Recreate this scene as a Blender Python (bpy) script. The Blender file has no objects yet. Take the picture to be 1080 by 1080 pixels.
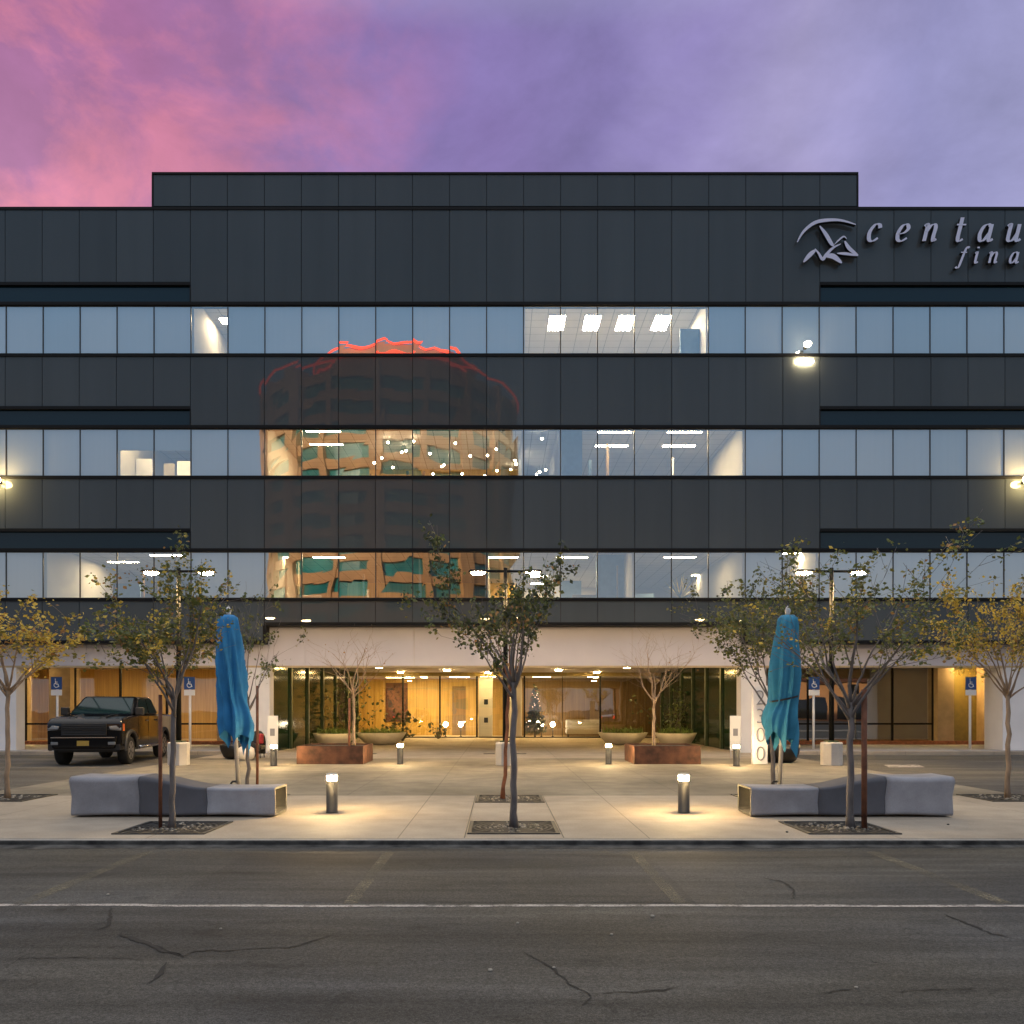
import bpy, bmesh, math, random
from mathutils import Vector, Matrix, Quaternion
R = math.radians
random.seed(7)
scene = bpy.context.scene
COL = scene.collection
F_PX, HX, HY, EYE = 900.0, 526.0, 747.0, 1.6
YF = 30.2                       # facade plane
PXM = F_PX / YF

def G(px, py, z=0.0):           # a point of the photograph on the ground of height z
    m = (py - HY) / (EYE - z)
    return Vector(((px - HX) / m, F_PX / m, z))
def Z(py, m=PXM): return EYE + (HY - py) / m
def X(px, m=PXM): return (px - HX) / m

# ---------------------------------------------------------------- materials
def lin(c): return c if len(c) == 4 else (*c, 1.0)
def new_mat(name):
    m = bpy.data.materials.new(name); m.use_nodes = True
    nt = m.node_tree; nt.nodes.clear()
    out = nt.nodes.new('ShaderNodeOutputMaterial')
    return m, nt, out
def mat(name, col, rough=0.6, metal=0.0, var=0.0, scale=6.0, bump=0.0, bscale=60.0, ior=1.5, col2=None, detail=6, stretch=None, spec=0.5):
    m, nt, out = new_mat(name)
    p = nt.nodes.new('ShaderNodeBsdfPrincipled')
    p.inputs['Roughness'].default_value = rough
    p.inputs['Metallic'].default_value = metal
    p.inputs['IOR'].default_value = ior
    p.inputs['Specular IOR Level'].default_value = spec
    p.inputs['Base Color'].default_value = lin(col)
    nt.links.new(p.outputs[0], out.inputs[0])
    tc = nt.nodes.new('ShaderNodeTexCoord')
    mp = nt.nodes.new('ShaderNodeMapping')
    if stretch: mp.inputs['Scale'].default_value = stretch
    nt.links.new(tc.outputs['Object'], mp.inputs[0])
    if var > 0 or col2:
        n = nt.nodes.new('ShaderNodeTexNoise'); n.inputs['Scale'].default_value = scale; n.inputs['Detail'].default_value = detail
        nt.links.new(mp.outputs[0], n.inputs['Vector'])
        r = nt.nodes.new('ShaderNodeValToRGB')
        r.color_ramp.elements[0].position = 0.3; r.color_ramp.elements[1].position = 0.7
        a = tuple(max(0, c * (1 - var)) for c in col[:3]); b = col2 if col2 else tuple(min(1, c * (1 + var)) for c in col[:3])
        r.color_ramp.elements[0].color = lin(a); r.color_ramp.elements[1].color = lin(b)
        nt.links.new(n.outputs['Fac'], r.inputs[0]); nt.links.new(r.outputs[0], p.inputs['Base Color'])
    if bump > 0:
        n2 = nt.nodes.new('ShaderNodeTexNoise'); n2.inputs['Scale'].default_value = bscale; n2.inputs['Detail'].default_value = 4
        nt.links.new(mp.outputs[0], n2.inputs['Vector'])
        bp = nt.nodes.new('ShaderNodeBump'); bp.inputs['Strength'].default_value = bump; bp.inputs['Distance'].default_value = 0.02
        nt.links.new(n2.outputs['Fac'], bp.inputs['Height']); nt.links.new(bp.outputs[0], p.inputs['Normal'])
    return m
def emit(name, col, s):
    m, nt, out = new_mat(name)
    e = nt.nodes.new('ShaderNodeEmission'); e.inputs[0].default_value = lin(col); e.inputs[1].default_value = s
    nt.links.new(e.outputs[0], out.inputs[0]); return m
def glass(name, tint, fac, gcol=(1, 1, 1), wob=0.0, wscale=0.8, rough=0.0):
    m, nt, out = new_mat(name)
    t = nt.nodes.new('ShaderNodeBsdfTransparent'); t.inputs[0].default_value = lin(tint)
    g = nt.nodes.new('ShaderNodeBsdfGlossy'); g.inputs['Roughness'].default_value = rough; g.inputs[0].default_value = lin(gcol)
    mx = nt.nodes.new('ShaderNodeMixShader'); mx.inputs[0].default_value = fac
    nt.links.new(t.outputs[0], mx.inputs[1]); nt.links.new(g.outputs[0], mx.inputs[2]); nt.links.new(mx.outputs[0], out.inputs[0])
    if wob > 0:
        tc = nt.nodes.new('ShaderNodeTexCoord'); n = nt.nodes.new('ShaderNodeTexNoise'); n.inputs['Scale'].default_value = wscale; n.inputs['Detail'].default_value = 1
        nt.links.new(tc.outputs['Object'], n.inputs['Vector'])
        b = nt.nodes.new('ShaderNodeBump'); b.inputs['Strength'].default_value = 1.0; b.inputs['Distance'].default_value = wob
        nt.links.new(n.outputs['Fac'], b.inputs['Height']); nt.links.new(b.outputs[0], g.inputs['Normal'])
    return m

M = {}
def asphalt(name, base):
    m, nt, out = new_mat(name)
    L = nt.links.new
    p = nt.nodes.new('ShaderNodeBsdfPrincipled'); p.inputs['Roughness'].default_value = 0.85; p.inputs['Specular IOR Level'].default_value = 0.25
    L(p.outputs[0], out.inputs[0])
    tc = nt.nodes.new('ShaderNodeTexCoord')
    def noise(sc, det, st=(1, 1, 1), rough=0.6):
        mp = nt.nodes.new('ShaderNodeMapping'); mp.inputs['Scale'].default_value = st
        L(tc.outputs['Object'], mp.inputs[0])
        n = nt.nodes.new('ShaderNodeTexNoise'); n.inputs['Scale'].default_value = sc; n.inputs['Detail'].default_value = det; n.inputs['Roughness'].default_value = rough
        L(mp.outputs[0], n.inputs['Vector']); return n.outputs['Fac']
    def mul(c, f, lo, hi):
        mr = nt.nodes.new('ShaderNodeMapRange'); mr.inputs['From Min'].default_value = 0.3; mr.inputs['From Max'].default_value = 0.7
        mr.inputs['To Min'].default_value = lo; mr.inputs['To Max'].default_value = hi
        L(f, mr.inputs[0])
        v = nt.nodes.new('ShaderNodeVectorMath'); v.operation = 'SCALE'
        if isinstance(c, tuple): v.inputs[0].default_value = c
        else: L(c, v.inputs[0])
        L(mr.outputs[0], v.inputs['Scale']); return v.outputs[0]
    wr = nt.nodes.new('ShaderNodeMix'); wr.data_type = 'RGBA'; wr.inputs[6].default_value = (*base, 1); wr.inputs[7].default_value = (base[0] * 1.25, base[1] * 1.17, base[2] * 1.0, 1)
    wm = nt.nodes.new('ShaderNodeMapRange'); wm.inputs['From Min'].default_value = .4; wm.inputs['From Max'].default_value = .6; L(noise(.22, 3), wm.inputs[0]); L(wm.outputs[0], wr.inputs[0])
    c = mul(wr.outputs[2], noise(0.5, 6, (0.3, 1.8, 1)), 0.55, 1.45)
    c = mul(c, noise(2.2, 6, (0.22, 2.2, 1)), 0.72, 1.3)
    c = mul(c, noise(45, 3), 0.65, 1.4)
    c = mul(c, noise(130, 2), 0.45, 1.6)
    ol = nt.nodes.new('ShaderNodeMapRange'); ol.inputs['From Min'].default_value = .62; ol.inputs['From Max'].default_value = .72; ol.inputs['To Min'].default_value = 1.0; ol.inputs['To Max'].default_value = .6
    L(noise(1.7, 4, (1, 1.2, 1)), ol.inputs[0]); vo_ = nt.nodes.new('ShaderNodeVectorMath'); vo_.operation = 'SCALE'; L(c, vo_.inputs[0]); L(ol.outputs[0], vo_.inputs['Scale']); c = vo_.outputs[0]
    # fine cracks
    mp = nt.nodes.new('ShaderNodeMapping'); mp.inputs['Scale'].default_value = (0.33, 0.55, 1)
    wn = nt.nodes.new('ShaderNodeTexNoise'); wn.inputs['Scale'].default_value = 1.1; wn.inputs['Detail'].default_value = 6
    L(tc.outputs['Object'], wn.inputs['Vector'])
    mixv = nt.nodes.new('ShaderNodeMix'); mixv.data_type = 'VECTOR'; mixv.inputs[0].default_value = 0.45
    L(tc.outputs['Object'], mixv.inputs[4]); 
    sc = nt.nodes.new('ShaderNodeVectorMath'); sc.operation = 'SCALE'; sc.inputs['Scale'].default_value = 6
    L(wn.outputs['Color'], sc.inputs[0]); L(sc.outputs[0], mixv.inputs[5]); L(mixv.outputs[1], mp.inputs[0])
    vo = nt.nodes.new('ShaderNodeTexVoronoi'); vo.feature = 'DISTANCE_TO_EDGE'; vo.inputs['Scale'].default_value = 1.0
    L(mp.outputs[0], vo.inputs['Vector'])
    cr = nt.nodes.new('ShaderNodeMapRange'); cr.inputs['From Max'].default_value = 0.006; cr.inputs['To Min'].default_value = 0.55; cr.inputs['To Max'].default_value = 1.0
    L(vo.outputs['Distance'], cr.inputs[0])
    mk = nt.nodes.new('ShaderNodeMapRange'); mk.inputs['From Min'].default_value = 0.5; mk.inputs['From Max'].default_value = 0.56
    L(noise(0.6, 3), mk.inputs[0])
    mx = nt.nodes.new('ShaderNodeMix'); mx.data_type = 'FLOAT'; L(mk.outputs[0], mx.inputs[0]); mx.inputs[2].default_value = 1.0; L(cr.outputs[0], mx.inputs[3])
    v = nt.nodes.new('ShaderNodeVectorMath'); v.operation = 'SCALE'; L(c, v.inputs[0]); L(mx.outputs[0], v.inputs['Scale'])
    L(v.outputs[0], p.inputs['Base Color'])
    b = nt.nodes.new('ShaderNodeBump'); b.inputs['Strength'].default_value = 0.5; b.inputs['Distance'].default_value = 0.012
    L(noise(90, 3), b.inputs['Height']); L(b.outputs[0], p.inputs['Normal'])
    return m
def concrete(name, base, joint=None, jw=0.006, rough=0.8, stain=0.25, grain=1.0):
    m, nt, out = new_mat(name); L = nt.links.new
    p = nt.nodes.new('ShaderNodeBsdfPrincipled'); p.inputs['Roughness'].default_value = rough; p.inputs['Specular IOR Level'].default_value = 0.3
    L(p.outputs[0], out.inputs[0]); tc = nt.nodes.new('ShaderNodeTexCoord')
    c = None
    for sc, det, lo, hi in ((0.35, 5, 1 - stain, 1 + stain * .7), (2.2, 5, 1 - stain * .5, 1 + stain * .4), (40, 3, 1 - .12 * grain, 1 + .1 * grain), (160, 2, 1 - .2 * grain, 1 + .2 * grain)):
        n = nt.nodes.new('ShaderNodeTexNoise'); n.inputs['Scale'].default_value = sc; n.inputs['Detail'].default_value = det
        L(tc.outputs['Object'], n.inputs['Vector'])
        mr = nt.nodes.new('ShaderNodeMapRange'); mr.inputs['From Min'].default_value = 0.3; mr.inputs['From Max'].default_value = 0.7
        mr.inputs['To Min'].default_value = lo; mr.inputs['To Max'].default_value = hi; L(n.outputs['Fac'], mr.inputs[0])
        v = nt.nodes.new('ShaderNodeVectorMath'); v.operation = 'SCALE'
        if c is None: v.inputs[0].default_value = base
        else: L(c, v.inputs[0])
        L(mr.outputs[0], v.inputs['Scale']); c = v.outputs[0]
    if joint:
        sx = nt.nodes.new('ShaderNodeSeparateXYZ'); L(tc.outputs['Object'], sx.inputs[0])
        prev = None
        for k, (step, off) in enumerate(joint):
            a = nt.nodes.new('ShaderNodeMath'); a.operation = 'ADD'; L(sx.outputs[k], a.inputs[0]); a.inputs[1].default_value = off + 1000 * step
            w = nt.nodes.new('ShaderNodeMath'); w.operation = 'MODULO'; L(a.outputs[0], w.inputs[0]); w.inputs[1].default_value = step
            g = nt.nodes.new('ShaderNodeMath'); g.operation = 'GREATER_THAN'; L(w.outputs[0], g.inputs[0]); g.inputs[1].default_value = jw * 2
            if prev is None: prev = g.outputs[0]
            else:
                mm = nt.nodes.new('ShaderNodeMath'); mm.operation = 'MULTIPLY'; L(prev, mm.inputs[0]); L(g.outputs[0], mm.inputs[1]); prev = mm.outputs[0]
        mr = nt.nodes.new('ShaderNodeMapRange'); mr.inputs['To Min'].default_value = 0.45; L(prev, mr.inputs[0])
        v = nt.nodes.new('ShaderNodeVectorMath'); v.operation = 'SCALE'; L(c, v.inputs[0]); L(mr.outputs[0], v.inputs['Scale']); c = v.outputs[0]
    L(c, p.inputs['Base Color'])
    b = nt.nodes.new('ShaderNodeBump'); b.inputs['Strength'].default_value = 0.25; b.inputs['Distance'].default_value = 0.006
    n = nt.nodes.new('ShaderNodeTexNoise'); n.inputs['Scale'].default_value = 120; L(tc.outputs['Object'], n.inputs['Vector'])
    L(n.outputs['Fac'], b.inputs['Height']); L(b.outputs[0], p.inputs['Normal'])
    return m
def wood(name, base, dark, sc=(9, 1, .35)):
    return mat(name, base, 0.45, var=0.0, scale=1.6, col2=dark, stretch=sc, detail=8)

M['asphalt'] = asphalt('asphalt', (0.053, 0.053, 0.052))
M['asphalt2'] = asphalt('patched asphalt', (0.044, 0.044, 0.0445))
M['lot'] = asphalt('lot asphalt', (0.075, 0.073, 0.072))
M['pave_lt'] = concrete('beige concrete', (0.350, 0.298, 0.235), joint=((3.1, 1.25), (2.45, 0.0)))
M['pave_mid'] = concrete('grey concrete band', (0.20, 0.176, 0.135), joint=((1.55, 1.25), (3.85, 0.0)), stain=0.38)
M['kerb'] = concrete('kerb concrete', (0.30, 0.28, 0.25))
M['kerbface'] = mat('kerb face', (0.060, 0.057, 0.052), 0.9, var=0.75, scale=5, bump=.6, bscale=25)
M['walk'] = concrete('sidewalk concrete', (0.34, 0.33, 0.33))
M['paint_w'] = mat('worn white paint', (0.60, 0.55, 0.50), 0.7, var=0.35, scale=9)
M['paint_y'] = mat('faded line paint', (0.125, 0.105, 0.075), 0.85, var=0.45, scale=7)
def worn(name, col, lo, hi, sc):
    m, nt, out = new_mat(name); L = nt.links.new
    p = nt.nodes.new('ShaderNodeBsdfPrincipled'); p.inputs['Base Color'].default_value = lin(col); p.inputs['Roughness'].default_value = .85; t = nt.nodes.new('ShaderNodeBsdfTransparent')
    tc = nt.nodes.new('ShaderNodeTexCoord'); f = None
    for k, s_ in enumerate(sc):
        n = nt.nodes.new('ShaderNodeTexNoise'); n.inputs['Scale'].default_value = s_; n.inputs['Detail'].default_value = 6; L(tc.outputs['Object'], n.inputs['Vector'])
        r = nt.nodes.new('ShaderNodeMapRange'); r.inputs['From Min'].default_value = lo; r.inputs['From Max'].default_value = hi; L(n.outputs['Fac'], r.inputs[0])
        if f is None: f = r.outputs[0]
        else:
            mm = nt.nodes.new('ShaderNodeMath'); mm.operation = 'MULTIPLY'; L(f, mm.inputs[0]); L(r.outputs[0], mm.inputs[1]); f = mm.outputs[0]
    mx = nt.nodes.new('ShaderNodeMixShader'); L(f, mx.inputs[0]); L(t.outputs[0], mx.inputs[1]); L(p.outputs[0], mx.inputs[2]); L(mx.outputs[0], out.inputs[0]); return m
M['paint_w'] = worn('worn white paint', (.42, .38, .34), .22, .52, (7, 60)); M['paint_y'] = worn('faded line paint', (.17, .15, .105), .30, .66, (2.2, 30))
M['crack'] = mat('crack filler', (0.012, 0.012, 0.012), 0.9)
M['panel'] = mat('charcoal panel', (0.066, 0.076, 0.083), 0.012, var=0.05, scale=1.0, ior=1.31, detail=4, stretch=(1.5, 1.5, .12))
for k_, f_ in ((1, .93), (2, 1.07)): M['panel%d' % k_] = mat('charcoal panel tone %d' % k_, (.066 * f_, .076 * f_, .083 * f_), .012, var=.05, scale=1.0, ior=1.31, detail=4, stretch=(1.5, 1.5, .12))
M['gap'] = mat('dark joint', (0.006, 0.007, 0.009), 0.5)
M['strip'] = mat('spandrel glass', (0.004, 0.016, 0.024), 0.06, ior=1.45)
M['trim'] = mat('black metal trim', (0.0035, 0.0035, 0.004), 0.55, spec=.2)
M['mull'] = mat('mullion metal', (0.055, 0.052, 0.048), 0.4, metal=0.3)
M['pane'] = glass('window glass', (0.95, 0.96, 0.95), 0.38, (0.92, 0.97, 1.0), wob=0.006, wscale=0.55)
M['shop'] = glass('shop glass', (0.95, 0.95, 0.92), 0.16, wob=0.003)
M['shopdark'] = glass('dim shop glass', (0.85, 0.83, 0.78), 0.17, wob=0.004)
M['shopref'] = glass('reflecting shop glass', (0.7, 0.7, 0.66), 0.36, wob=0.003)
for k_, (c1, c2, c3) in enumerate(((.47, .48, .48), (.36, .40, .42), (.55, .54, .51))): M['blind%d' % k_] = mat('window blind %d' % k_, (c1, c2, c3), 0.8, var=0.02, scale=1.0, stretch=(10, 1, 0.2))
M['blind'] = mat('window blind', (0.42, 0.41, 0.39), 0.8, var=0.06, scale=1.0, stretch=(14, 1, 0.2))
M['plaster'] = mat('white plaster', (0.74, 0.72, 0.72), 0.7, var=0.05, scale=1.5, bump=0.1)
M['soffit'] = mat('white soffit', (0.60, 0.57, 0.61), 0.6, var=0.05, scale=0.7)
M['intwall'] = mat('office wall', (0.47, 0.45, 0.42), 0.8, var=0.08, scale=0.6)
M['intceil'] = concrete('office ceiling', (.60, .58, .53), joint=((.61, 0), (.61, 0)), jw=.014, stain=.08, grain=.2)
M['intdark'] = mat('dim office', (0.12, 0.12, 0.12), 0.8)
M['carpet'] = mat('carpet', (0.12, 0.11, 0.10), 0.9, var=0.2)
M['bluewall'] = mat('blue office wall', (0.16, 0.25, 0.36), 0.7, var=0.1)
M['desk'] = mat('desk laminate', (0.35, 0.30, 0.22), 0.5, var=0.1)
M['gold'] = wood('golden wood panelling', (0.40, 0.245, 0.045), (0.60, 0.40, 0.105))
M['brownwood'] = wood('brown wood panelling', (0.13, 0.075, 0.018), (0.22, 0.135, 0.04))
M['tan'] = mat('tan stone', (0.50, 0.38, 0.22), 0.6, var=0.15, scale=3)
M['olive'] = mat('olive panel', (0.20, 0.15, 0.035), 0.5, var=0.15)
M['greenglass'] = mat('dark green glass', (0.006, 0.024, 0.013), 0.10, ior=1.2)
M['greentrim'] = mat('green stone trim', (0.045, 0.065, 0.025), 0.4, var=0.3)
M['brickbed'] = mat('red brick edging', (0.30, 0.11, 0.05), 0.8, var=0.4, scale=8)
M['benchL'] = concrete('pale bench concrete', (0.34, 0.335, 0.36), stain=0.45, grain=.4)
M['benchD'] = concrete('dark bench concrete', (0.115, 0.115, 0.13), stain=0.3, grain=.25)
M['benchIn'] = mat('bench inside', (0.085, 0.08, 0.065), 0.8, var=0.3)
M['steel'] = mat('charcoal powder coat', (0.012, 0.012, 0.012), 0.5, var=0.2)
M['lens'] = emit('bollard lens', (1.0, 0.68, 0.31), 1150)
M['lamp'] = emit('street lamp diode', (1.0, 0.66, 0.30), 520)
M['troffer'] = emit('ceiling panel light', (1.0, 0.80, 0.50), 210)
M['tube'] = emit('warm tube light', (1.0, 0.76, 0.40), 240)
M['tubesoft'] = emit('soft office light', (1.0, 0.78, 0.46), 200)
M['globe'] = emit('globe light', (1.0, 0.82, 0.55), 90)
M['downl'] = emit('warm downlight', (1.0, 0.70, 0.32), 80)
M['downs'] = emit('soffit downlight', (1.0, 0.64, 0.23), 360)
M['flood'] = emit('floodlight', (1.0, 0.70, 0.28), 160)
M['redled'] = emit('red edge lighting', (1.0, 0.06, 0.015), 4.5)
M['redlamp'] = emit('red tail lamp', (1.0, 0.04, 0.02), 3)
M['corten'] = mat('rusted steel', (0.088, 0.034, 0.017), 0.8, var=0.55, scale=4, bump=0.2, bscale=30)
M['stake'] = mat('rusty stake', (0.16, 0.06, 0.03), 0.8, var=0.4, scale=8)
M['soil'] = mat('soil', (0.05, 0.035, 0.022), 0.95, var=0.5, scale=18, bump=0.8, bscale=30)
M['grate'] = mat('cast iron grate', (0.030, 0.030, 0.030), 0.6, metal=0.2, var=0.3)
M['gratehole'] = mat('grate gap', (0.006, 0.006, 0.006), 0.9)
M['pebble'] = mat('pale pebbles', (0.30, 0.27, 0.22), 0.8, var=0.5, scale=20)
M['bark'] = mat('grey bark', (0.15, 0.13, 0.122), 0.85, var=0.35, scale=12, bump=0.6, bscale=40, stretch=(1, 1, .3))
M['barkw'] = mat('tan bark', (0.30, 0.215, 0.145), 0.85, var=0.35, scale=12, bump=0.6, bscale=40, stretch=(1, 1, .3))
M['bowl'] = concrete('cast bowl', (0.68, 0.62, 0.48), stain=0.2, grain=.3)
M['base'] = concrete('pale cast base', (.52, .48, .43), stain=.2, grain=.4)
M['blue'] = mat('blue canvas', (0.020, 0.19, 0.42), 0.75, var=0.14, scale=5, bump=0.25, bscale=9)
M['teal'] = mat('teal blue canvas', (0.034, 0.23, 0.37), 0.75, var=0.16, scale=5, bump=0.25, bscale=9)
M['alu'] = mat('pale aluminium', (0.55, 0.53, 0.52), 0.35, metal=0.6)
M['letter'] = mat('lilac white letter face', (0.62, 0.62, 0.78), 0.45)
M['letterside'] = mat('black letter return', (0.008, 0.009, 0.012), 0.5)
M['signblue'] = mat('sign blue', (0.015, 0.07, 0.26), 0.4)
M['signwhite'] = mat('sign white', (0.75, 0.75, 0.74), 0.5)
M['numeral'] = mat('grey numerals', (0.25, 0.25, 0.28), 0.5)
M['paintblk'] = mat('black car paint', (0.003, 0.003, 0.004), 0.06, ior=1.42)
M['plastic'] = mat('black plastic', (0.012, 0.012, 0.013), 0.5)
M['carglass'] = mat('car glass', (0.005, 0.016, 0.022), 0.03, ior=1.65)
M['chrome'] = mat('chrome', (0.6, 0.6, 0.6), 0.15, metal=1.0)
M['tyre'] = mat('tyre rubber', (0.014, 0.014, 0.013), 0.85, bump=0.3)
M['rim'] = mat('alloy rim', (0.22, 0.22, 0.21), 0.3, metal=0.8)
M['headl'] = mat('headlight lens', (0.20, 0.20, 0.20), 0.08)
M['amber'] = mat('amber lens', (0.75, 0.16, 0.02), 0.2)
M['plate'] = mat('yellow plate', (0.42, 0.27, 0.05), 0.5)
M['brick'] = mat('sunlit brick', (0.50, 0.265, 0.115), 0.8, var=0.12, scale=0.4)
M['teglass'] = mat('tower glass', (0.02, 0.20, 0.19), 0.12, var=0.5, scale=0.15)
M['whitecar'] = mat('white car paint', (0.6, 0.6, 0.6), 0.2)
M['ornament'] = mat('ornament', (0.55, 0.08, 0.05), 0.25)
M['xmasl'] = emit('tree light', (1.0, 0.7, 0.5), 3)
M['red'] = mat('red fabric', (0.32, 0.02, 0.03), 0.7, var=0.2)
M['white'] = mat('white shell', (0.62, 0.58, 0.52), 0.5)
M['black'] = mat('black shell', (0.010, 0.010, 0.010), 0.4)
def leafmat(name, col, var=0.35):
    m, nt, out = new_mat(name); L = nt.links.new
    p = nt.nodes.new('ShaderNodeBsdfPrincipled'); p.inputs['Roughness'].default_value = 0.55
    t = nt.nodes.new('ShaderNodeBsdfTranslucent')
    tc = nt.nodes.new('ShaderNodeTexCoord'); n = nt.nodes.new('ShaderNodeTexNoise'); n.inputs['Scale'].default_value = 3.5; n.inputs['Detail'].default_value = 4
    L(tc.outputs['Object'], n.inputs['Vector']); r = nt.nodes.new('ShaderNodeValToRGB')
    r.color_ramp.elements[0].position = .3; r.color_ramp.elements[1].position = .7
    r.color_ramp.elements[0].color = lin(tuple(c * (1 - var) for c in col)); r.color_ramp.elements[1].color = lin(tuple(min(1, c * (1 + var)) for c in col))
    L(n.outputs['Fac'], r.inputs[0]); L(r.outputs[0], p.inputs['Base Color']); L(r.outputs[0], t.inputs[0])
    mx = nt.nodes.new('ShaderNodeMixShader'); mx.inputs[0].default_value = 0.3
    L(p.outputs[0], mx.inputs[1]); L(t.outputs[0], mx.inputs[2]); L(mx.outputs[0], out.inputs[0]); return m
M['lf_olive'] = leafmat('olive leaf', (0.20, 0.185, 0.045))
M['lf_green'] = leafmat('green leaf', (0.125, 0.15, 0.045))
M['lf_dark'] = leafmat('dark leaf', (0.062, 0.075, 0.034))
M['lf_yellow'] = leafmat('yellow leaf', (0.66, 0.47, 0.075))
M['lf_rust'] = leafmat('rust leaf', (0.38, 0.20, 0.06))
M['lf_grass'] = leafmat('planter green', (0.17, 0.27, 0.055))

# ---------------------------------------------------------------- mesh helpers
class MB:
    def __init__(s): s.v = []; s.f = []; s.m = []; s.sm = []
    def face(s, pts, mi=0, smooth=False):
        b = len(s.v); s.v += [tuple(p) for p in pts]; s.f.append(tuple(range(b, b + len(pts)))); s.m.append(mi); s.sm.append(smooth)
    def hexa(s, p, mi=0):       # 8 points: bottom ring, top ring (both counter-clockwise)
        b = len(s.v); s.v += [tuple(q) for q in p]
        for f in ((3, 2, 1, 0), (4, 5, 6, 7), (0, 1, 5, 4), (1, 2, 6, 5), (2, 3, 7, 6), (3, 0, 4, 7)):
            s.f.append(tuple(b + i for i in f)); s.m.append(mi); s.sm.append(False)
    def box(s, x0, x1, y0, y1, z0, z1, mi=0):
        s.hexa([(x0, y0, z0), (x1, y0, z0), (x1, y1, z0), (x0, y1, z0), (x0, y0, z1), (x1, y0, z1), (x1, y1, z1), (x0, y1, z1)], mi)
    def rings(s, rings, mi=0, smooth=True, cap0=True, cap1=True, closed=True):
        b = len(s.v); n = len(rings[0])
        for r in rings: s.v += [tuple(p) for p in r]
        for i in range(len(rings) - 1):
            for k in range(n if closed else n - 1):
                k2 = (k + 1) % n
                s.f.append((b + i * n + k, b + i * n + k2, b + (i + 1) * n + k2, b + (i + 1) * n + k)); s.m.append(mi); s.sm.append(smooth)
        if cap0: s.f.append(tuple(b + k for k in reversed(range(n)))); s.m.append(mi); s.sm.append(False)
        if cap1: s.f.append(tuple(b + (len(rings) - 1) * n + k for k in range(n))); s.m.append(mi); s.sm.append(False)
    def tube(s, pts, rad, n=8, mi=0, cap=True):
        pts = [Vector(p) for p in pts]; rs = []
        a = None
        for i, p in enumerate(pts):
            d = (pts[min(i + 1, len(pts) - 1)] - pts[max(i - 1, 0)])
            d = d.normalized() if d.length > 1e-9 else Vector((0, 0, 1))
            if a is None: a = d.orthogonal().normalized()
            a = (a - d * a.dot(d)); a = a.normalized() if a.length > 1e-6 else d.orthogonal().normalized()
            c = d.cross(a); r = rad[i] if isinstance(rad, (list, tuple)) else rad
            rs.append([p + (a * math.cos(2 * math.pi * k / n) + c * math.sin(2 * math.pi * k / n)) * r for k in range(n)])
        s.rings(rs, mi, True, cap, cap)
    def lathe(s, prof, c=(0, 0, 0), n=24, mi=0, cap0=True, cap1=True):
        s.rings([[(c[0] + r * math.cos(2 * math.pi * k / n), c[1] + r * math.sin(2 * math.pi * k / n), c[2] + z) for k in range(n)] for r, z in prof], mi, True, cap0, cap1)
    def build(s, name, mats, parent=None, bevel=0.0, seg=2, loc=None):
        me = bpy.data.meshes.new(name); me.from_pydata(s.v, [], s.f); me.validate(clean_customdata=False)
        for k in (mats if isinstance(mats, (list, tuple)) else [mats]): me.materials.append(M[k] if isinstance(k, str) else k)
        if len(me.polygons) == len(s.f):
            me.polygons.foreach_set('material_index', s.m); me.polygons.foreach_set('use_smooth', s.sm)
        me.update()
        o = bpy.data.objects.new(name, me); COL.objects.link(o)
        if parent: o.parent = parent
        if loc: o.location = loc
        if bevel > 0:
            b = o.modifiers.new('bevel', 'BEVEL'); b.width = bevel; b.segments = seg; b.limit_method = 'ANGLE'; b.angle_limit = R(40)
        return o
def tag(o, label, cat, group=None):
    o['label'] = label; o['category'] = cat
    if group: o['group'] = group
    return o
def struct(o): o['kind'] = 'structure'; return o
def thing(name, label, cat, loc=(0, 0, 0), rz=0.0, group=None):
    o = bpy.data.objects.new(name, None); COL.objects.link(o); o.location = loc; o.rotation_euler = (0, 0, rz); o.empty_display_size = .2
    return tag(o, label, cat, group)
def copy_tree(o, parent=None):
    c = o.copy(); COL.objects.link(c)
    if parent: c.parent = parent
    for ch in list(o.children): copy_tree(ch, c)
    return c

# ---------------------------------------------------------------- ground
RZ = -.075; RF = (EYE - RZ) / (EYE + .12)
AX = 0.19                       # axis of the plaza
mb = MB(); mb.face([(-400, -400, RZ), (400, -400, RZ), (400, 500, RZ), (-400, 500, RZ)])
struct(mb.build('road', 'asphalt'))
KY = 10.36
# the plaza slab, its kerb and zones
mb = MB()
mb.box(-60, 60, KY + .15, 13.5, -.14, 0); struct(mb.build('sidewalk', 'pave_lt'))
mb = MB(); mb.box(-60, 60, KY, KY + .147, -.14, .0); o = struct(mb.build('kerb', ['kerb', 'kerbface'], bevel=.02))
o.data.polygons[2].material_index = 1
mb = MB()
mb.box(-9.7, 9.62, 13.5, 15.65, -.14, -.0005, 0)
mb.box(-9.7, 9.62, 15.65, 27.2, -.14, -.001, 1)
mb.box(-9.7, 9.62, 27.2, 46.4, -.14, -.0005, 0)
struct(mb.build('plaza', ['pave_lt', 'pave_mid']))
mb = MB()
mb.face([(AX - .62, KY + .15, .004), (AX - .605, KY + .15, .004), (AX - .605, 15.65, .004), (AX - .62, 15.65, .004)])
mb.face([(AX + .605, KY + .15, .004), (AX + .62, KY + .15, .004), (AX + .62, 15.65, .004), (AX + .605, 15.65, .004)])
mb.face([(-9.7, 15.64, .004), (9.6, 15.64, .004), (9.6, 15.66, .004), (-9.7, 15.66, .004)])
mb.face([(-9.7, 27.19, .004), (9.6, 27.19, .004), (9.6, 27.215, .004), (-9.7, 27.215, .004)])
struct(mb.build('pavement_joint', 'gap'))
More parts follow.
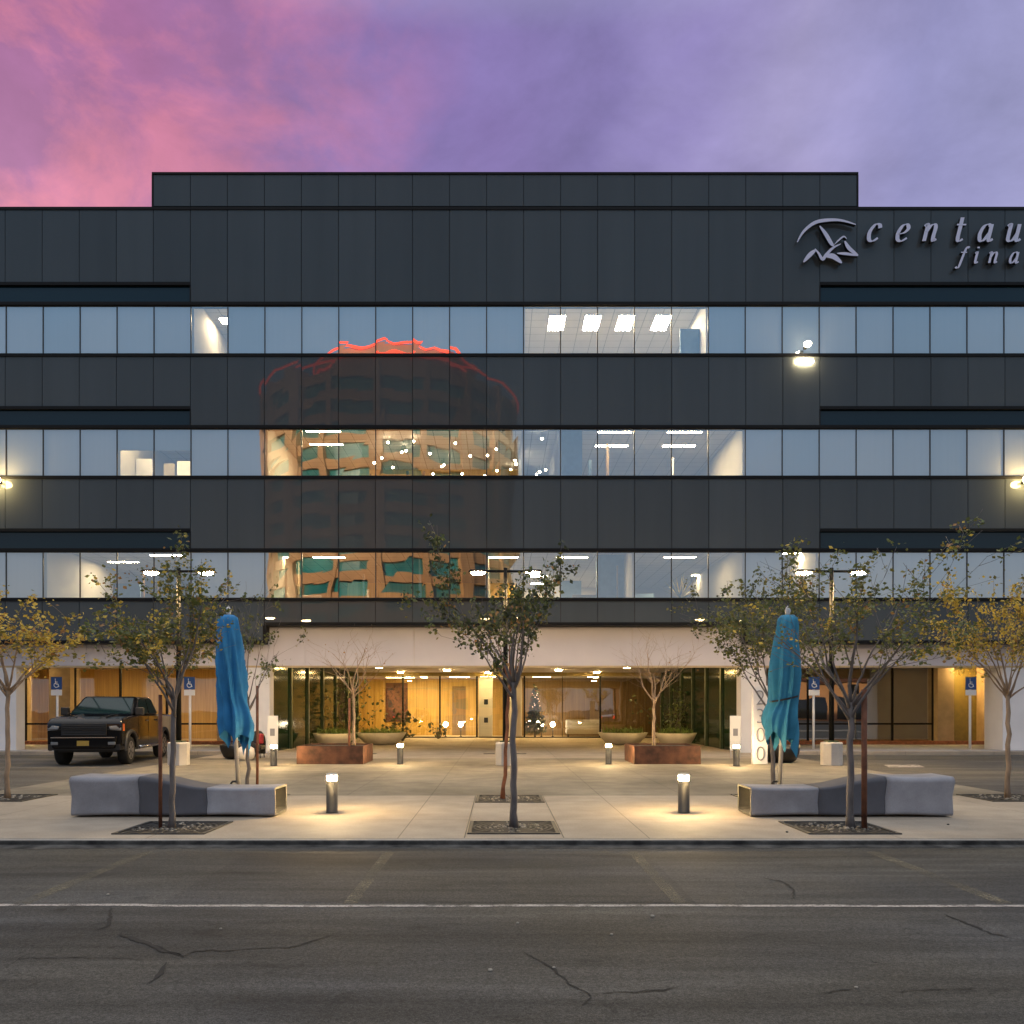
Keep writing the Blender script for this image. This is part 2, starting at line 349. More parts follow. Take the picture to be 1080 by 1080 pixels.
for sx, nm in ((-1, 'parking_lot'), (1, 'parking_lot')):
    mb = MB(); x0, x1 = ((-60, -9.7) if sx < 0 else (9.62, 60)); mb.box(x0, x1, 13.5, 29.9, -.14, -.03); struct(mb.build(nm, 'lot'))
    mb = MB(); mb.box(x0, x1, 30.05, 38, -.14, .09); struct(mb.build('sidewalk', 'walk'))
    mb = MB(); mb.box(x0, x1, 29.9, 30.047, -.14, .092); struct(mb.build('kerb', 'pave_lt', bevel=.015))
mb = MB()
for k in range(40):
    x0, x1 = -2.9 + 4.6 * k / 40, -2.9 + 4.6 * (k + 1) / 40
    mb.face([(x0, 7.36, RZ + .002), (x1, 7.36, RZ + .002), (x1, 9.75 + .05 * math.sin(x1 * 3), RZ + .002), (x0, 9.75 + .05 * math.sin(x0 * 3), RZ + .002)])
struct(mb.build('road_patch', 'asphalt2'))
# painted lines on the road
def strip(mb, pts, w, z, mi=0):
    for a, b in zip(pts[:-1], pts[1:]):
        a, b = Vector(a), Vector(b); d = (b - a).normalized(); n = Vector((-d.y, d.x)) * w / 2
        mb.face([(*(a - n), z), (*(b - n), z), (*(b + n), z), (*(a + n), z)], mi)
mb = MB()
rnd = random.Random(3)
n = 240; prev = None
for k in range(n + 1):
    x = -9.5 + 19 * k / n; y0 = 7.42 * RF + .010 * math.sin(x * 1.3) + .006 * math.sin(x * 5.1) + (.02 if x < -3 else 0); w = .036 + rnd.uniform(-.006, .006)
    cur = (x, y0 - w, y0 + w)
    if prev: mb.face([(prev[0], prev[1], RZ + .004), (x, cur[1], RZ + .004), (x, cur[2], RZ + .004), (prev[0], prev[2], RZ + .004)])
    prev = cur
struct(mb.build('road_marking', 'paint_w'))
mb = MB()
for cx in (-7.1, -4.2, -1.31, 1.6, 4.46, 7.35):
    n = 30; w = .075 if abs(cx) > 3 else .06
    for k in range(n):
        y, y2 = (7.5 + 2.7 * k / n) * RF, (7.5 + 2.7 * (k + 1) / n) * RF
        mb.face([(cx * RF - w, y, RZ + .0035), (cx * RF + w, y, RZ + .0035), (cx * RF + w, y2, RZ + .0035), (cx * RF - w, y2, RZ + .0035)])
struct(mb.build('road_marking', 'paint_y'))
mb = MB(); p_ = G(955, 808, -.03); mb.face([(p_.x - .7, p_.y - .5, -.025), (p_.x + .3, p_.y - .5, -.025), (p_.x + .6, p_.y + .5, -.025), (p_.x - .4, p_.y + .5, -.025)]); struct(mb.build('road_marking', 'paint_w'))
mb = MB()
def crack(pp, w):
    pts = [G(a, b, RZ) for a, b in pp]; fine = []
    for a, b in zip(pts[:-1], pts[1:]):
        n = max(2, int((b - a).length / .05))
        for k in range(n): fine.append(a.lerp(b, k / n) + Vector((rnd.uniform(-.014, .014), rnd.uniform(-.02, .02), 0)))
    fine.append(pts[-1]); n = len(fine); L, Rr = [], []
    for i, p in enumerate(fine):
        d = fine[min(i + 1, n - 1)] - fine[max(i - 1, 0)]; d = Vector((d.x, d.y, 0)).normalized(); nn = Vector((-d.y, d.x, 0))
        ww = w * 1.7 * rnd.uniform(.25, 1.2) * min(1, .25 + 3 * min(i, n - 1 - i) / n)
        L.append(p + nn * ww); Rr.append(p - nn * ww)
    for i in range(n - 1): mb.face([(*L[i].xy, RZ + .005), (*Rr[i].xy, RZ + .005), (*Rr[i + 1].xy, RZ + .005), (*L[i + 1].xy, RZ + .005)])
crack([(127, 985), (145, 992), (165, 998), (170, 1003), (190, 1008)], .018)
crack([(168, 1000), (180, 1004), (192, 1010), (200, 1005), (215, 1003), (260, 1002), (310, 999), (365, 982)], .007)
crack([(177, 1015), (166, 1030), (154, 1039)], .010)
crack([(116, 958), (117, 968), (113, 978), (98, 983)], .008)
crack([(548, 1003), (568, 1013), (585, 1023), (600, 1038), (622, 1049), (624, 1054), (614, 1061)], .006)
crack([(624, 1049), (660, 1047), (700, 1044)], .005)
crack([(800, 925), (825, 930), (838, 940), (836, 950)], .010)
crack([(990, 962), (1015, 972), (1045, 985), (1080, 992)], .008)
crack([(680, 1047), (715, 1042)], .006)
crack([(865, 1048), (900, 1044)], .006)
crack([(940, 1047), (990, 1044), (1030, 1042)], .005)
crack([(0, 1012), (60, 1010), (150, 1012)], .004)
struct(mb.build('road_crack', 'crack'))
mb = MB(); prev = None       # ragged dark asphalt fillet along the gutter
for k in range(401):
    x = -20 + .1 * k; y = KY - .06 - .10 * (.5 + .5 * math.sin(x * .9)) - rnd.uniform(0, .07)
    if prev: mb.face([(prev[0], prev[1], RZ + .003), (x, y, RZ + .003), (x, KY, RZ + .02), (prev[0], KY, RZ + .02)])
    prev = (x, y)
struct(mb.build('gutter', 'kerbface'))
for q, (a, b, r) in enumerate(((517, 1024, .018), (546, 974, .014), (645, 986, .014), (584, 1021, .012), (114, 944, .016), (903, 1042, .013), (688, 967, .02), (233, 980, .012), (830, 878, .02), (1000, 870, .02))):
    p = G(a, b, RZ if b > 890 else 0); s = MB(); s.lathe([(r * .7, 0), (r, r * .3), (r * .8, r * .7), (r * .3, r * .9)], n=7)
    o = s.build('pebble', 'pebble' if b > 890 else 'steel', loc=p)
    tag(o, 'pale grit pebble lying on the dark asphalt' if b > 890 else 'small dark speck of litter on the beige pavement', 'pebble', 'pebbles scattered on the road' if b > 890 else 'dark specks on the pavement')

# ---------------------------------------------------------------- the building
P = 39.06 / PXM
XJ = lambda j: X(200.7) + P * j
J0, J1 = -30, 47
B = thing('office_building', 'long four storey charcoal panelled office building with ribbon windows', 'building', (0, YF, 0))
def bmesh_part(fn, name, mats, parent=B, bevel=0.0, off=True):
    mb = MB(); fn(mb); o = mb.build(name, mats, parent, bevel)
    if off: o.matrix_parent_inverse = Matrix.Translation((0, -YF, 0))
    return o
rows = [(580, 632), (450, 503), (320, 374)]           # window rows in photo lines (head, sill)
strips = [(559, 580), (430, 450), (299, 320)]
def cells(fn_in, fn_out, a, b):
    for j in range(J0, J1):
        yield j, (fn_in if a <= j < b else fn_out)
def panels(mb, zlo_in, zhi_in, zlo_out, a, b, zhi_out=None):
    g = .011
    for j in range(J0, J1):
        lo = zlo_in if a <= j < b else zlo_out; hi = zhi_in
        x0, x1 = XJ(j) + g, XJ(j + 1) - g
        t = [random.uniform(-.0034, .0034) for _ in range(4)]
        mb.hexa([(x0, YF + t[0], lo), (x1, YF + t[1], lo), (x1, YF + .06, lo), (x0, YF + .06, lo), (x0, YF + t[2], hi), (x1, YF + t[3], hi), (x1, YF + .06, hi), (x0, YF + .06, hi)], random.choice((0, 0, 1, 2)))
tr = .055                                              # half height of the black head and sill trims
bands = [(Z(320) + tr, Z(220), Z(299) + tr, 0, 17), (Z(450) + tr, Z(374) - tr, Z(430) + tr, 0, 17), (Z(580) + tr, Z(503) - tr, Z(559) + tr, 0, 17), (Z(658) + tr, Z(632) - tr, Z(677) + tr, 2, 15)]
for lo, hi, lo2, a, b in bands:
    bmesh_part(lambda mb: panels(mb, lo, hi, lo2, a, b), 'facade_panel', ['panel', 'panel1', 'panel2'])
def pent(mb):
    for j in range(-1, 18):
        x0, x1 = XJ(j) + .011, XJ(j + 1) - .011
        mb.box(x0, x1, YF, YF + .06, Z(219) + .06, Z(184))
    mb.box(XJ(-1) + .011, XJ(18) - .011, YF + .4, YF + 14, Z(219) + .06, Z(184) - .02)
bmesh_part(pent, 'penthouse_panel', 'panel')
def backing(mb):
    for lo, hi, lo2, a, b in bands:
        for x0, x1, l in ((XJ(J0), XJ(a), lo2), (XJ(a), XJ(b), lo), (XJ(b), XJ(J1), lo2)):
            mb.box(x0, x1, YF + .062, YF + .5, l, hi)
    mb.box(XJ(-1), XJ(18), YF + .062, YF + .4, Z(219) + .06, Z(184) - .01)
    mb.box(XJ(J0), XJ(J1), YF + .52, YF + 24, Z(222), Z(220) - .02)      # roof deck
bmesh_part(backing, 'wall_core', 'gap')
for (h, l) in strips:
    for x0, x1 in ((XJ(J0), XJ(0)), (XJ(17), XJ(J1))):
        bmesh_part(lambda mb: mb.box(x0, x1, YF + .10, YF + .3, Z(l) + tr, Z(h) - tr), 'spandrel_strip', 'strip')
def trims(mb):
    for (h, l) in rows:
        mb.box(XJ(J0), XJ(J1), YF - .02, YF + .3, Z(h) - tr, Z(h) + tr)
        mb.box(XJ(J0), XJ(J1), YF - .035, YF + .3, Z(l) - tr - .02, Z(l) + tr - .02)
    for (h, l) in strips:
        for x0, x1 in ((XJ(J0), XJ(0)), (XJ(17), XJ(J1))): mb.box(x0, x1, YF - .012, YF + .3, Z(h) - tr, Z(h) + tr)
    for x0, x1, zz in ((XJ(J0), XJ(2), Z(677)), (XJ(2), XJ(15), Z(658)), (XJ(15), XJ(J1), Z(677))): mb.box(x0, x1, YF - .02, YF + .5, zz - .06, zz + tr)
    for j in (2, 15): mb.box(XJ(j) - .05, XJ(j) + .05, YF - .015, YF + .5, Z(677) + tr + .002, Z(658) - .062)
    for j in (0, 17):
        for (h, l) in strips: mb.box(XJ(j) - .02, XJ(j) + .02, YF - .008, YF + .3, Z(l) + tr + .002, Z(h) - tr - .002)
    mb.box(XJ(J0), XJ(J1), YF - .03, YF + .4, Z(221.5), Z(218.5))
    mb.box(XJ(-1) - .04, XJ(18) + .04, YF - .035, YF + 14, Z(184.2), Z(182))
    mb.box(XJ(-1) - .05, XJ(-1) + .008, YF - .02, YF + 14, Z(218.4), Z(184.3)); mb.box(XJ(18) - .008, XJ(18) + .05, YF - .02, YF + 14, Z(218.4), Z(184.3))
bmesh_part(trims, 'trim_band', 'trim')
# windows
lit = {2: set([0] + list(range(9, 14))), 1: set([-2, -1] + list(range(2, 15))), 0: set([-4, -3, -2, -1] + list(range(2, 15)) + [16])}
WIN = {}
for r, (h, l) in enumerate(rows):
    z0, z1 = Z(l) + tr - .02, Z(h) - tr
    extra = MB(); extra2 = MB(); extra3 = MB()
    for j in range(J0, J1):
        x0, x1 = XJ(j), XJ(j + 1); t = [random.uniform(-.0036, .0036) for _ in range(4)]
        seen = -6 <= j <= 22
        pb, fb, bb = (MB(), MB(), MB()) if seen else (extra, extra2, extra3)
        pb.face([(x0 + .02, YF + .07 + t[0], z0), (x1 - .02, YF + .07 + t[1], z0), (x1 - .02, YF + .07 + t[2], z1), (x0 + .02, YF + .07 + t[3], z1)])
        fb.box(x0 - .017, x0 + .017, YF + .05, YF + .09, z0, z1)
        fb.box(x0 + .02, x1 - .02, YF + .052, YF + .09, z1 - .03, z1); fb.box(x0 + .02, x1 - .02, YF + .052, YF + .09, z0, z0 + .03)
        zb = z0
        if r == 1 and j in (-2, -1): zb = z0 + .55 * (z1 - z0)
        if j not in lit[r] or zb > z0: bb.box(x0 + .002, x1 - .002, YF + .10, YF + .11, zb, z1)
        if seen:
            w = pb.build('window', 'pane', B); w.matrix_parent_inverse = Matrix.Translation((0, -YF, 0))
            fb.build('frame', 'mull', w)
            if bb.f: bb.build('blind', 'blind%d' % random.choice((0, 0, 1, 2)), w)
    for e, nm, mt in ((extra, 'window', 'pane'), (extra2, 'mullion', 'mull'), (extra3, 'blind', 'blind')):
        o = e.build(nm, mt, B); o.matrix_parent_inverse = Matrix.Translation((0, -YF, 0)); o['kind'] = 'stuff'
# office interiors behind the glass
def rooms(mb):
    for r, (h, l) in enumerate(rows):
        dep = 11 if r == 0 else 7.5
        zf, zc = Z(l) - .85, Z(h) + (.22 if r < 2 else .38)
        xa, xb = XJ(J0), XJ(J1)
        mb.box(xa, xb, YF + .51, YF + dep, zf - .1, zf, 2); mb.box(xa, xb, YF + .31, YF + dep, zc, zc + .1, 1)
        mb.box(xa, xb, YF + dep, YF + dep + .1, zf, zc, 0)
        segs = {2: (0, 1, 9, 14), 1: (-2, 0, 2, 9, 10, 15), 0: (-4, 0, 2, 8, 12, 15, 16, 17)}[r]
        for j in segs: mb.box(XJ(j) - .05, XJ(j) + .05, YF + .23, YF + dep - .01, zf + .001, zc - .001, 0)
rooms_o = bmesh_part(rooms, 'office_interior', ['intwall', 'intceil', 'carpet'])
def place_in(px, py, zc):        # a point on a ceiling of height zc seen at px, py
    m = (HY - py) / (zc - EYE); return (px - HX) / m, F_PX / m
GRP = 'ceiling lights seen through the office windows'
def ceil_light(px, py, zc, w, d, label, mt='troffer', group=GRP):
    x, y = place_in(px, py, zc)
    t = thing('ceiling_light', label, 'ceiling light', (x, y, zc), 0, group)
    a = MB(); a.box(-w / 2 - .03, w / 2 + .03, -d / 2 - .03, d / 2 + .03, -.03, .0); a.build('frame', 'plaster', t)
    a = MB(); a.face([(-w / 2, -d / 2, -.034), (-w / 2, d / 2, -.034), (w / 2, d / 2, -.034), (w / 2, -d / 2, -.034)]); a.build('diffuser', mt, t)
zc3, zc2, zc1 = Z(320) + .38, Z(450) + .22, Z(580) + .22
for px, w_ in zip((587, 624, 659, 697), ('leftmost', 'second from left', 'third from left', 'rightmost')):
    ceil_light(px, 340, zc3, .58, 1.25, f'{w_} of four square bright ceiling panels in the top floor windows')
ceil_light(238, 338, zc3, .35, .5, 'single dim ceiling panel in the lit top floor window on the left', 'tubesoft')
for px, py, lb in ((648, 455, 'long tube light at the window head, upper left pair of middle floor room'), (645, 469.5, 'long tube light deeper in the room, lower left pair of middle floor'), (722, 455, 'yellow tube light at the window head, upper right pair of middle floor room'), (716, 469.5, 'tube light deeper in the room, lower right pair of middle floor'), (341, 454, 'tube light at the window head left of the pendant globes, middle floor'), (344, 468, 'tube light below the window head left of the pendant globes, middle floor'), (171, 448, 'added light hidden by half drawn blinds, brightening the middle floor left')):  # the last is added, hidden by the blinds, to light its room
    ceil_light(px, py, zc2, 1.25, .16 if px != 160 else .5, lb, 'tube')
for px, py, lb in ((603, 587, 'tube light right of the centre tree top in the lowest office row'), (717, 587, 'tube light above the spiky plant in the lowest office row'), (748, 606, 'deeper tube light right of the spiky plant, upper of two'), (742, 614, 'deepest yellow tube light right of the spiky plant, lower of two'), (530, 587, 'tube light behind the centre tree top in the lowest office row'), (575, 607, 'deeper tube light right of the centre tree, upper of three'), (577, 615, 'deeper tube light right of the centre tree, middle of three'), (573, 621, 'deeper tube light right of the centre tree, lowest of three'), (347, 587, 'tube light left of the reflected tower base in the lowest office row'), (287, 587, 'tube light at the left edge of the reflected tower, lowest office row'), (175, 585, 'tube light behind the left front tree top in the lowest office row'), (130, 592, 'tube light left of the left front tree top, lowest office row'), (843, 583, 'tube light behind the right front tree top, lowest office row')):
    ceil_light(px, py, zc1, 1.2 if py < 600 else 1.5, .16 if py < 600 else .3, lb, 'tube')
# pendant globes (middle floor)
pg = None
rg = random.Random(11)
spots = []
for a, yy in enumerate((31.2, 32.0, 33.0, 34.2, 35.6)):
    for k in range(7):
        if rg.random() < .9: spots.append((XJ(5) - .2 + k * 1.02 + (a % 2) * .4 + rg.uniform(-.1, .1), yy, zc2 - rg.uniform(.15, 1.3)))
for i, (x, y, z) in enumerate(spots):
    if pg is None:
        pg = thing('pendant_light', 'small glowing globe hanging among many in the middle floor windows', 'pendant light', (x, y, z), 0, 'globe pendants in the middle floor')
        a = MB(); a.lathe([(.01, -.04), (.037, -.022), (.044, 0), (.037, .022), (.01, .04)], n=10); a.build('globe', 'globe', pg)
        a = MB(); a.tube([(0, 0, .041), (0, 0, .25)], .006, 5); a.build('cord', 'trim', pg)
    else:
        c = copy_tree(pg); c.location = (x, y, z)
# furniture and partitions seen inside
def partition(x0, x1, y, z0, z1, mt, nm='interior_partition'):
    bmesh_part(lambda mb: mb.box(x0, x1, y, y + .06, z0, z1), nm, mt)
def clutter():
    rc = random.Random(31)
    for r_, (ja, jb) in ((2, (9, 13)), (1, (10, 15)), (1, (3, 9)), (0, (8, 15)), (0, (-4, 0)), (0, (2, 8))):
        zs_ = Z(rows[r_][1])
        for k in range(int((jb - ja) * 1.5)):
            x = rc.uniform(XJ(ja) + .2, XJ(jb) - .9); y = YF + rc.uniform(1.3, 5.5); w_ = rc.choice((.06, .5, .55, .9, .1)); h_ = rc.uniform(.15, .55) if w_ > .2 else rc.uniform(.5, 1.9)
            mt = rc.choice(('bluewall', 'desk', 'intdark', 'plaster', 'mull', 'brownwood'))
            bmesh_part(lambda mb: mb.box(x, x + w_, y, y + rc.uniform(.05, .4), zs_ - .83, zs_ + h_), 'office_furniture', mt, bevel=.01)
clutter()
zf1, zf2, zf3 = Z(632) - .85, Z(503) - .85, Z(374) - .85
partition(XJ(13) + .55, XJ(14) - .05, YF + 1.2, zf3, zf3 + 2.3, 'bluewall')
partition(XJ(10) + .05, XJ(11) - .45, YF + 1.0, zf2, zc2, 'bluewall'); partition(XJ(12), XJ(13) + .2, YF + 3, zf2, zf2 + 1.6, 'desk')
partition(XJ(9) + 1.15, XJ(10) + .3, YF + 5, zf1, zc1, 'plaster'); partition(XJ(11) + .2, XJ(12) - .06, YF + 2.2, zf1, zc1, 'bluewall'); partition(XJ(10) + .4, XJ(11), YF + 6, zf1, zf1 + 2.4, 'bluewall')
partition(XJ(-2) + .1, XJ(-2) + .7, YF + 1.4, zf2, zf2 + 1.9, 'plaster'); partition(XJ(-2) + .9, XJ(-1), YF + 2, zf2, zf2 + 1.9, 'desk'); partition(XJ(-1) + .2, XJ(-1) + .8, YF + 1.7, zf2, zf2 + 1.9, 'plaster')
partition(XJ(3) + .2, XJ(9) - .06, YF + 6.2, zf2, zc2, 'gold')  # amber glow of the room lights put into this wall's colour
partition(XJ(3) + .2, XJ(9) - .06, YF + 8, zf1, zf1 + 2.6, 'gold')
partition(XJ(-3) + .3, XJ(-2), YF + 2, zf1, zf1 + 1.7, 'bluewall'); partition(XJ(12) + .2, XJ(13), YF + 3.4, zf1, zf1 + 1.5, 'bluewall')
partition(XJ(0) + .5, XJ(1) - .1, YF + 1.5, zf3, zf3 + 1.25, 'desk')
for x0, z0, lb in ((XJ(10) + .3, zf3, 'long pale desk by the lit top floor windows'), (XJ(12) + .4, zf2, 'pale desk by the lit middle floor windows on the right'), (XJ(9) + .3, zf1, 'pale desk by the lowest office windows right of the centre tree')):
    t = thing('desk', lb, 'desk', (x0, YF + 2.2, z0)); a = MB(); a.box(0, 2.4, 0, .8, .98, 1.02); a.build('desk_top', 'desk', t)
    for xx in (.05, 2.3):
        a = MB(); a.box(xx, xx + .05, .05, .75, 0, .978); a.build('leg', 'trim', t)
# the recessed ground floor
YS, YW, YI = 46.4, 36.4, 50.5
xl, xr = X(280), X(786)          # inner edges of the two central pillars
sxl, sxr = (377 - HX) / (F_PX / YS), (698 - HX) / (F_PX / YS)
ZFA = Z(702, F_PX / 30.75)
zt = zw = 3.55
bmesh_part(lambda mb: [mb.box(XJ(k) + .006, XJ(min(k + 3, J1)) - .006, 30.75, 30.99, ZFA, Z(658) + .3) for k in range(J0, J1, 3)], 'white_fascia', 'soffit')
bmesh_part(lambda mb: mb.box(XJ(J0), XJ(J1), 30.80, 31.0, ZFA + .01, Z(658) + .29), 'fascia_core', 'tan')
bmesh_part(lambda mb: mb.box(XJ(J0), XJ(J1), 30.76, 31.0, ZFA - .07, ZFA - .002), 'fascia_edge', 'tan')
bmesh_part(lambda mb: mb.box(XJ(J0), XJ(J1), 31.01, YS + .5, zt, zt + .1), 'soffit', 'soffit')
def pillar(x0, x1, y1, z1, nm='pillar'):
    o = bmesh_part(lambda mb: (mb.box(x0, x1, YF + .535, y1, -.02, ZFA - .075), mb.box(x0, x1, 31.003, y1, ZFA - .075, z1)), nm, 'plaster')
pillar(X(253), xl, YF + 1.1, zt - .003); pillar(xr, X(813), YF + 1.1, zt - .003)
for a, b in ((X(-60), X(8)), (X(1067), X(1140))): pillar(a, b, YF + (1.1 if a < 0 else 1.7), zt - .003)
for k in range(1, 4):
    for s in (-1, 1): pillar(AX + s * (18 + 9 * k) - .6, AX + s * (18 + 9 * k) + .6, YF + 1.2, zt - .003)
# dark green side walls of the recess
def sidewall(x0, x1, sgn):
    p0, p1 = Vector((x0, YF + 1.12)), Vector((x1, YS - .02)); n = 6; d = p1 - p0
    nn = Vector((-d.y, d.x)).normalized() * -sgn
    def glassp(mb):
        for k in range(n):
            a, b = p0 + d * (k / n + .012), p0 + d * ((k + 1) / n - .012); o = nn * .06
            mb.hexa([(*a, 0), (*b, 0), (*(b - o), 0), (*(a - o), 0), (*a, zt - .01), (*b, zt - .01), (*(b - o), zt - .01), (*(a - o), zt - .01)] if sgn > 0 else [(*(a - o), 0), (*(b - o), 0), (*b, 0), (*a, 0), (*(a - o), zt - .01), (*(b - o), zt - .01), (*b, zt - .01), (*a, zt - .01)])
    bmesh_part(glassp, 'side_wall', 'greenglass')
    for k in range(n + 1):
        a = p0 + d * (k / n); bmesh_part(lambda mb: mb.box(a.x - .07, a.x + .07, a.y - .1, a.y + .1, 0, zt - .005), 'side_wall_post', 'tan' if k == 0 else 'greentrim')
sidewall(xl - .12, sxl, 1); sidewall(xr + .12, sxr, -1)
# central entrance glazing
msx = [(p - HX) / (F_PX / YS) for p in (377, 425, 464, 503, 531, 553, 593, 633, 698)]
for i in range(len(msx) - 1):
    if i == 4: continue
    bmesh_part(lambda mb: mb.face([(msx[i] + .04, YS, .06), (msx[i + 1] - .04, YS, .06), (msx[i + 1] - .04, YS, zt - .22), (msx[i] + .04, YS, zt - .22)]), 'entrance_glass', 'shop' if i < 4 else 'shopdark')
def emull(mb):
    for i, x in enumerate(msx):
        if i in (6,): mb.box(x - .015, x + .015, YS - .03, YS + .05, .05, zt - .21)
        else: mb.box(x - .045, x + .045, YS - .06, YS + .08, 0, zt - .2)
    mb.box(sxl, sxr, YS - .05, YS + .07, .0, .058); mb.box(sxl, sxr, YS - .09, YS + .12, zt - .199, zt - .002, 1)
bmesh_part(emull, 'entrance_frame', ['trim', 'olive'])
def lobby(mb):
    mb.box(sxl - 1, sxr + 1, YS + .1, YI, -.14, -.002, 3); mb.box(sxl - 1, sxr + 1, YS + .12, YI, zt - .19, zt - .1, 2)
    mb.box(sxl - 1, msx[4], YI, YI + .1, 0, zt - .2, 0); mb.box(msx[4], sxr + 1, YI - .8, YI - .7, 0, zt - .2, 1)
    mb.box(sxl - 1, sxl - .9, YS + .1, YI, 0, zt - .2, 0); mb.box(sxr + .9, sxr + 1, YS + .1, YI, 0, zt - .2, 1)
    for k in range(13): mb.box(sxl - .9 + k * .62, sxl - .885 + k * .62, YI - .012, YI - .001, 0, zt - .2, 1)
bmesh_part(lobby, 'lobby', ['gold', 'brownwood', 'intceil', 'tan'])
def lobbydoor(mb): mb.box(msx[2] + .45, msx[2] + 1.25, YI - .06, YI - .014, 0, 2.9)
bmesh_part(lobbydoor, 'lobby_door', 'brownwood')
def lobbyart(mb): mb.box(sxl + 1.0, sxl + 2.3, YI - .06, YI - .014, .8, 3.1)
bmesh_part(lobbyart, 'wall_art', 'corten')
bmesh_part(lambda mb: (mb.box(msx[3] + .08, msx[3] + .85, YS + .3, YS + 1.0, 0, zt - .22), mb.box(msx[4] + .05, msx[5] - .1, YS + .9, YS + 1.4, 0, zt - .22)), 'lobby_column', 'plaster', bevel=.02)
for zz in (1.95, .95):
    bmesh_part(lambda mb: mb.box(msx[3] + .38, msx[3] + .6, YS + .25, YS + .297, zz - .14, zz + .14), 'wall_plaque', 'black', bevel=.02)
def lobbylight(px, y, w, d, lb, mt='downl'):
    t = thing('ceiling_light', lb, 'ceiling light', (px / 1.0, y, zt - .192), 0, 'lobby ceiling lights'); a = MB()
    a.face([(-w / 2, -d / 2, -.012), (-w / 2, d / 2, -.012), (w / 2, d / 2, -.012), (w / 2, -d / 2, -.012)]); a.build('diffuser', mt, t)
    a = MB(); a.box(-w / 2 - .04, w / 2 + .04, -d / 2 - .04, d / 2 + .04, -.01, -.001); a.build('frame', 'trim', t)
for x_, y_, w_, d_, lb in ((-5.6, 48.6, 1.6, .3, 'lobby strip light behind the leftmost entrance panes'), (-4.2, 48.0, .3, 1.7, 'lobby strip light over the golden panelling left of the door'), (-2.2, 47.8, 1.1, .4, 'lobby light above the dark door'), (-.5, 47.2, 1.0, .5, 'bright light over the white lobby column'), (2.4, 47.6, 1.0, .3, 'lobby light above the decorated tree'), (5.2, 47.6, .5, .3, 'small lobby light over the brown panelling on the right')):
    lobbylight(x_, y_, w_, d_, lb)
# wings: glazed fronts left and right of the recess
def wing(px_list, kinds, sgn, name_glass):
    m = F_PX / YW; xs = [(p - HX) / m for p in px_list]
    for i, k in enumerate(kinds):
        a, b = xs[i], xs[i + 1]
        if k in ('shop', 'shopref'):
            bmesh_part(lambda mb: mb.face([(a + .03, YW, .1), (b - .03, YW, .1), (b - .03, YW, zw - .1), (a + .03, YW, zw - .1)]), 'wing_glass', k)
        else:
            bmesh_part(lambda mb: mb.box(a, b, YW - (.4 if k == 'tan' else -.3), YW + .5, .09, zw - .004), 'wing_panel', k)
    for i, k in enumerate(kinds):
        if k not in ('shop', 'shopref'): continue
        a, b = xs[i], xs[i + 1]
        bmesh_part(lambda mb: (mb.box(a, a + .035, YW - .05, YW + .07, .09, zw - .006), mb.box(b - .035, b - .001, YW - .05, YW + .07, .09, zw - .006), mb.box(a + .035, b - .035, YW - .04, YW + .06, .9, .97), mb.box(a + .035, b - .035, YW - .04, YW + .06, .09, .16), mb.box(a + .035, b - .035, YW - .04, YW + .06, zw - .12, zw - .006)), 'wing_frame', 'trim')
    bmesh_part(lambda mb: mb.box(min(xs) , max(xs), YW - .9, YW - .6, .091, .24), 'brick_edging', 'brickbed', bevel=.02)
    def room(mb):
        x0, x1 = min(xs), max(xs)
        mb.box(x0, x1, YW + .55, YW + 6, -.1, .085, 2); mb.box(x0, x1, YW + .55, YW + 6, zw - .005, zw - .001, 3); mb.box(x0, x1, YW + 6, YW + 6.1, .09, zw - .01, 0 if sgn < 0 else 4)
        mb.box(x0 - .1, x0 - .001, YW + .55, YW + 6, .09, zw - .01, 0); mb.box(x1 + .001, x1 + .1, YW + .55, YW + 6, .09, zw - .01, 0)
    bmesh_part(room, 'wing_interior', ['gold', 'brownwood', 'tan', 'intceil', 'intdark'])
wing([-40, 27, 57, 79, 127, 176, 232, 262], ['tan', 'shop', 'tan', 'shop', 'shop', 'shop', 'tan'], -1, '')
wing([806, 852, 897, 941, 984, 1001, 1034, 1090], ['shopref', 'shopref', 'shopref', 'shopref', 'tan', 'olive', 'tan'], 1, '')
for x_, y_, lb in ((-18.9, 38.4, 'warm light inside the leftmost wing door'), (-15.5, 38.2, 'warm light inside the left wing above the truck'), (-12.4, 38.2, 'warm light inside the left wing beside the pillar'), (13.1, 39.5, 'warm light inside the right wing behind the umbrella')):
    t = thing('ceiling_light', lb, 'ceiling light', (x_, y_, zw - .006), 0, 'wing ceiling lights'); a = MB(); w = .55 if x_ < 0 else .28
    a.face([(-w, -w / 3, -.014), (-w, w / 3, -.014), (w, w / 3, -.014), (w, -w / 3, -.014)]); a.build('diffuser', 'downl', t)
    a = MB(); a.box(-w - .04, w + .04, -w / 3 - .04, w / 3 + .04, -.012, -.001); a.build('frame', 'trim', t)
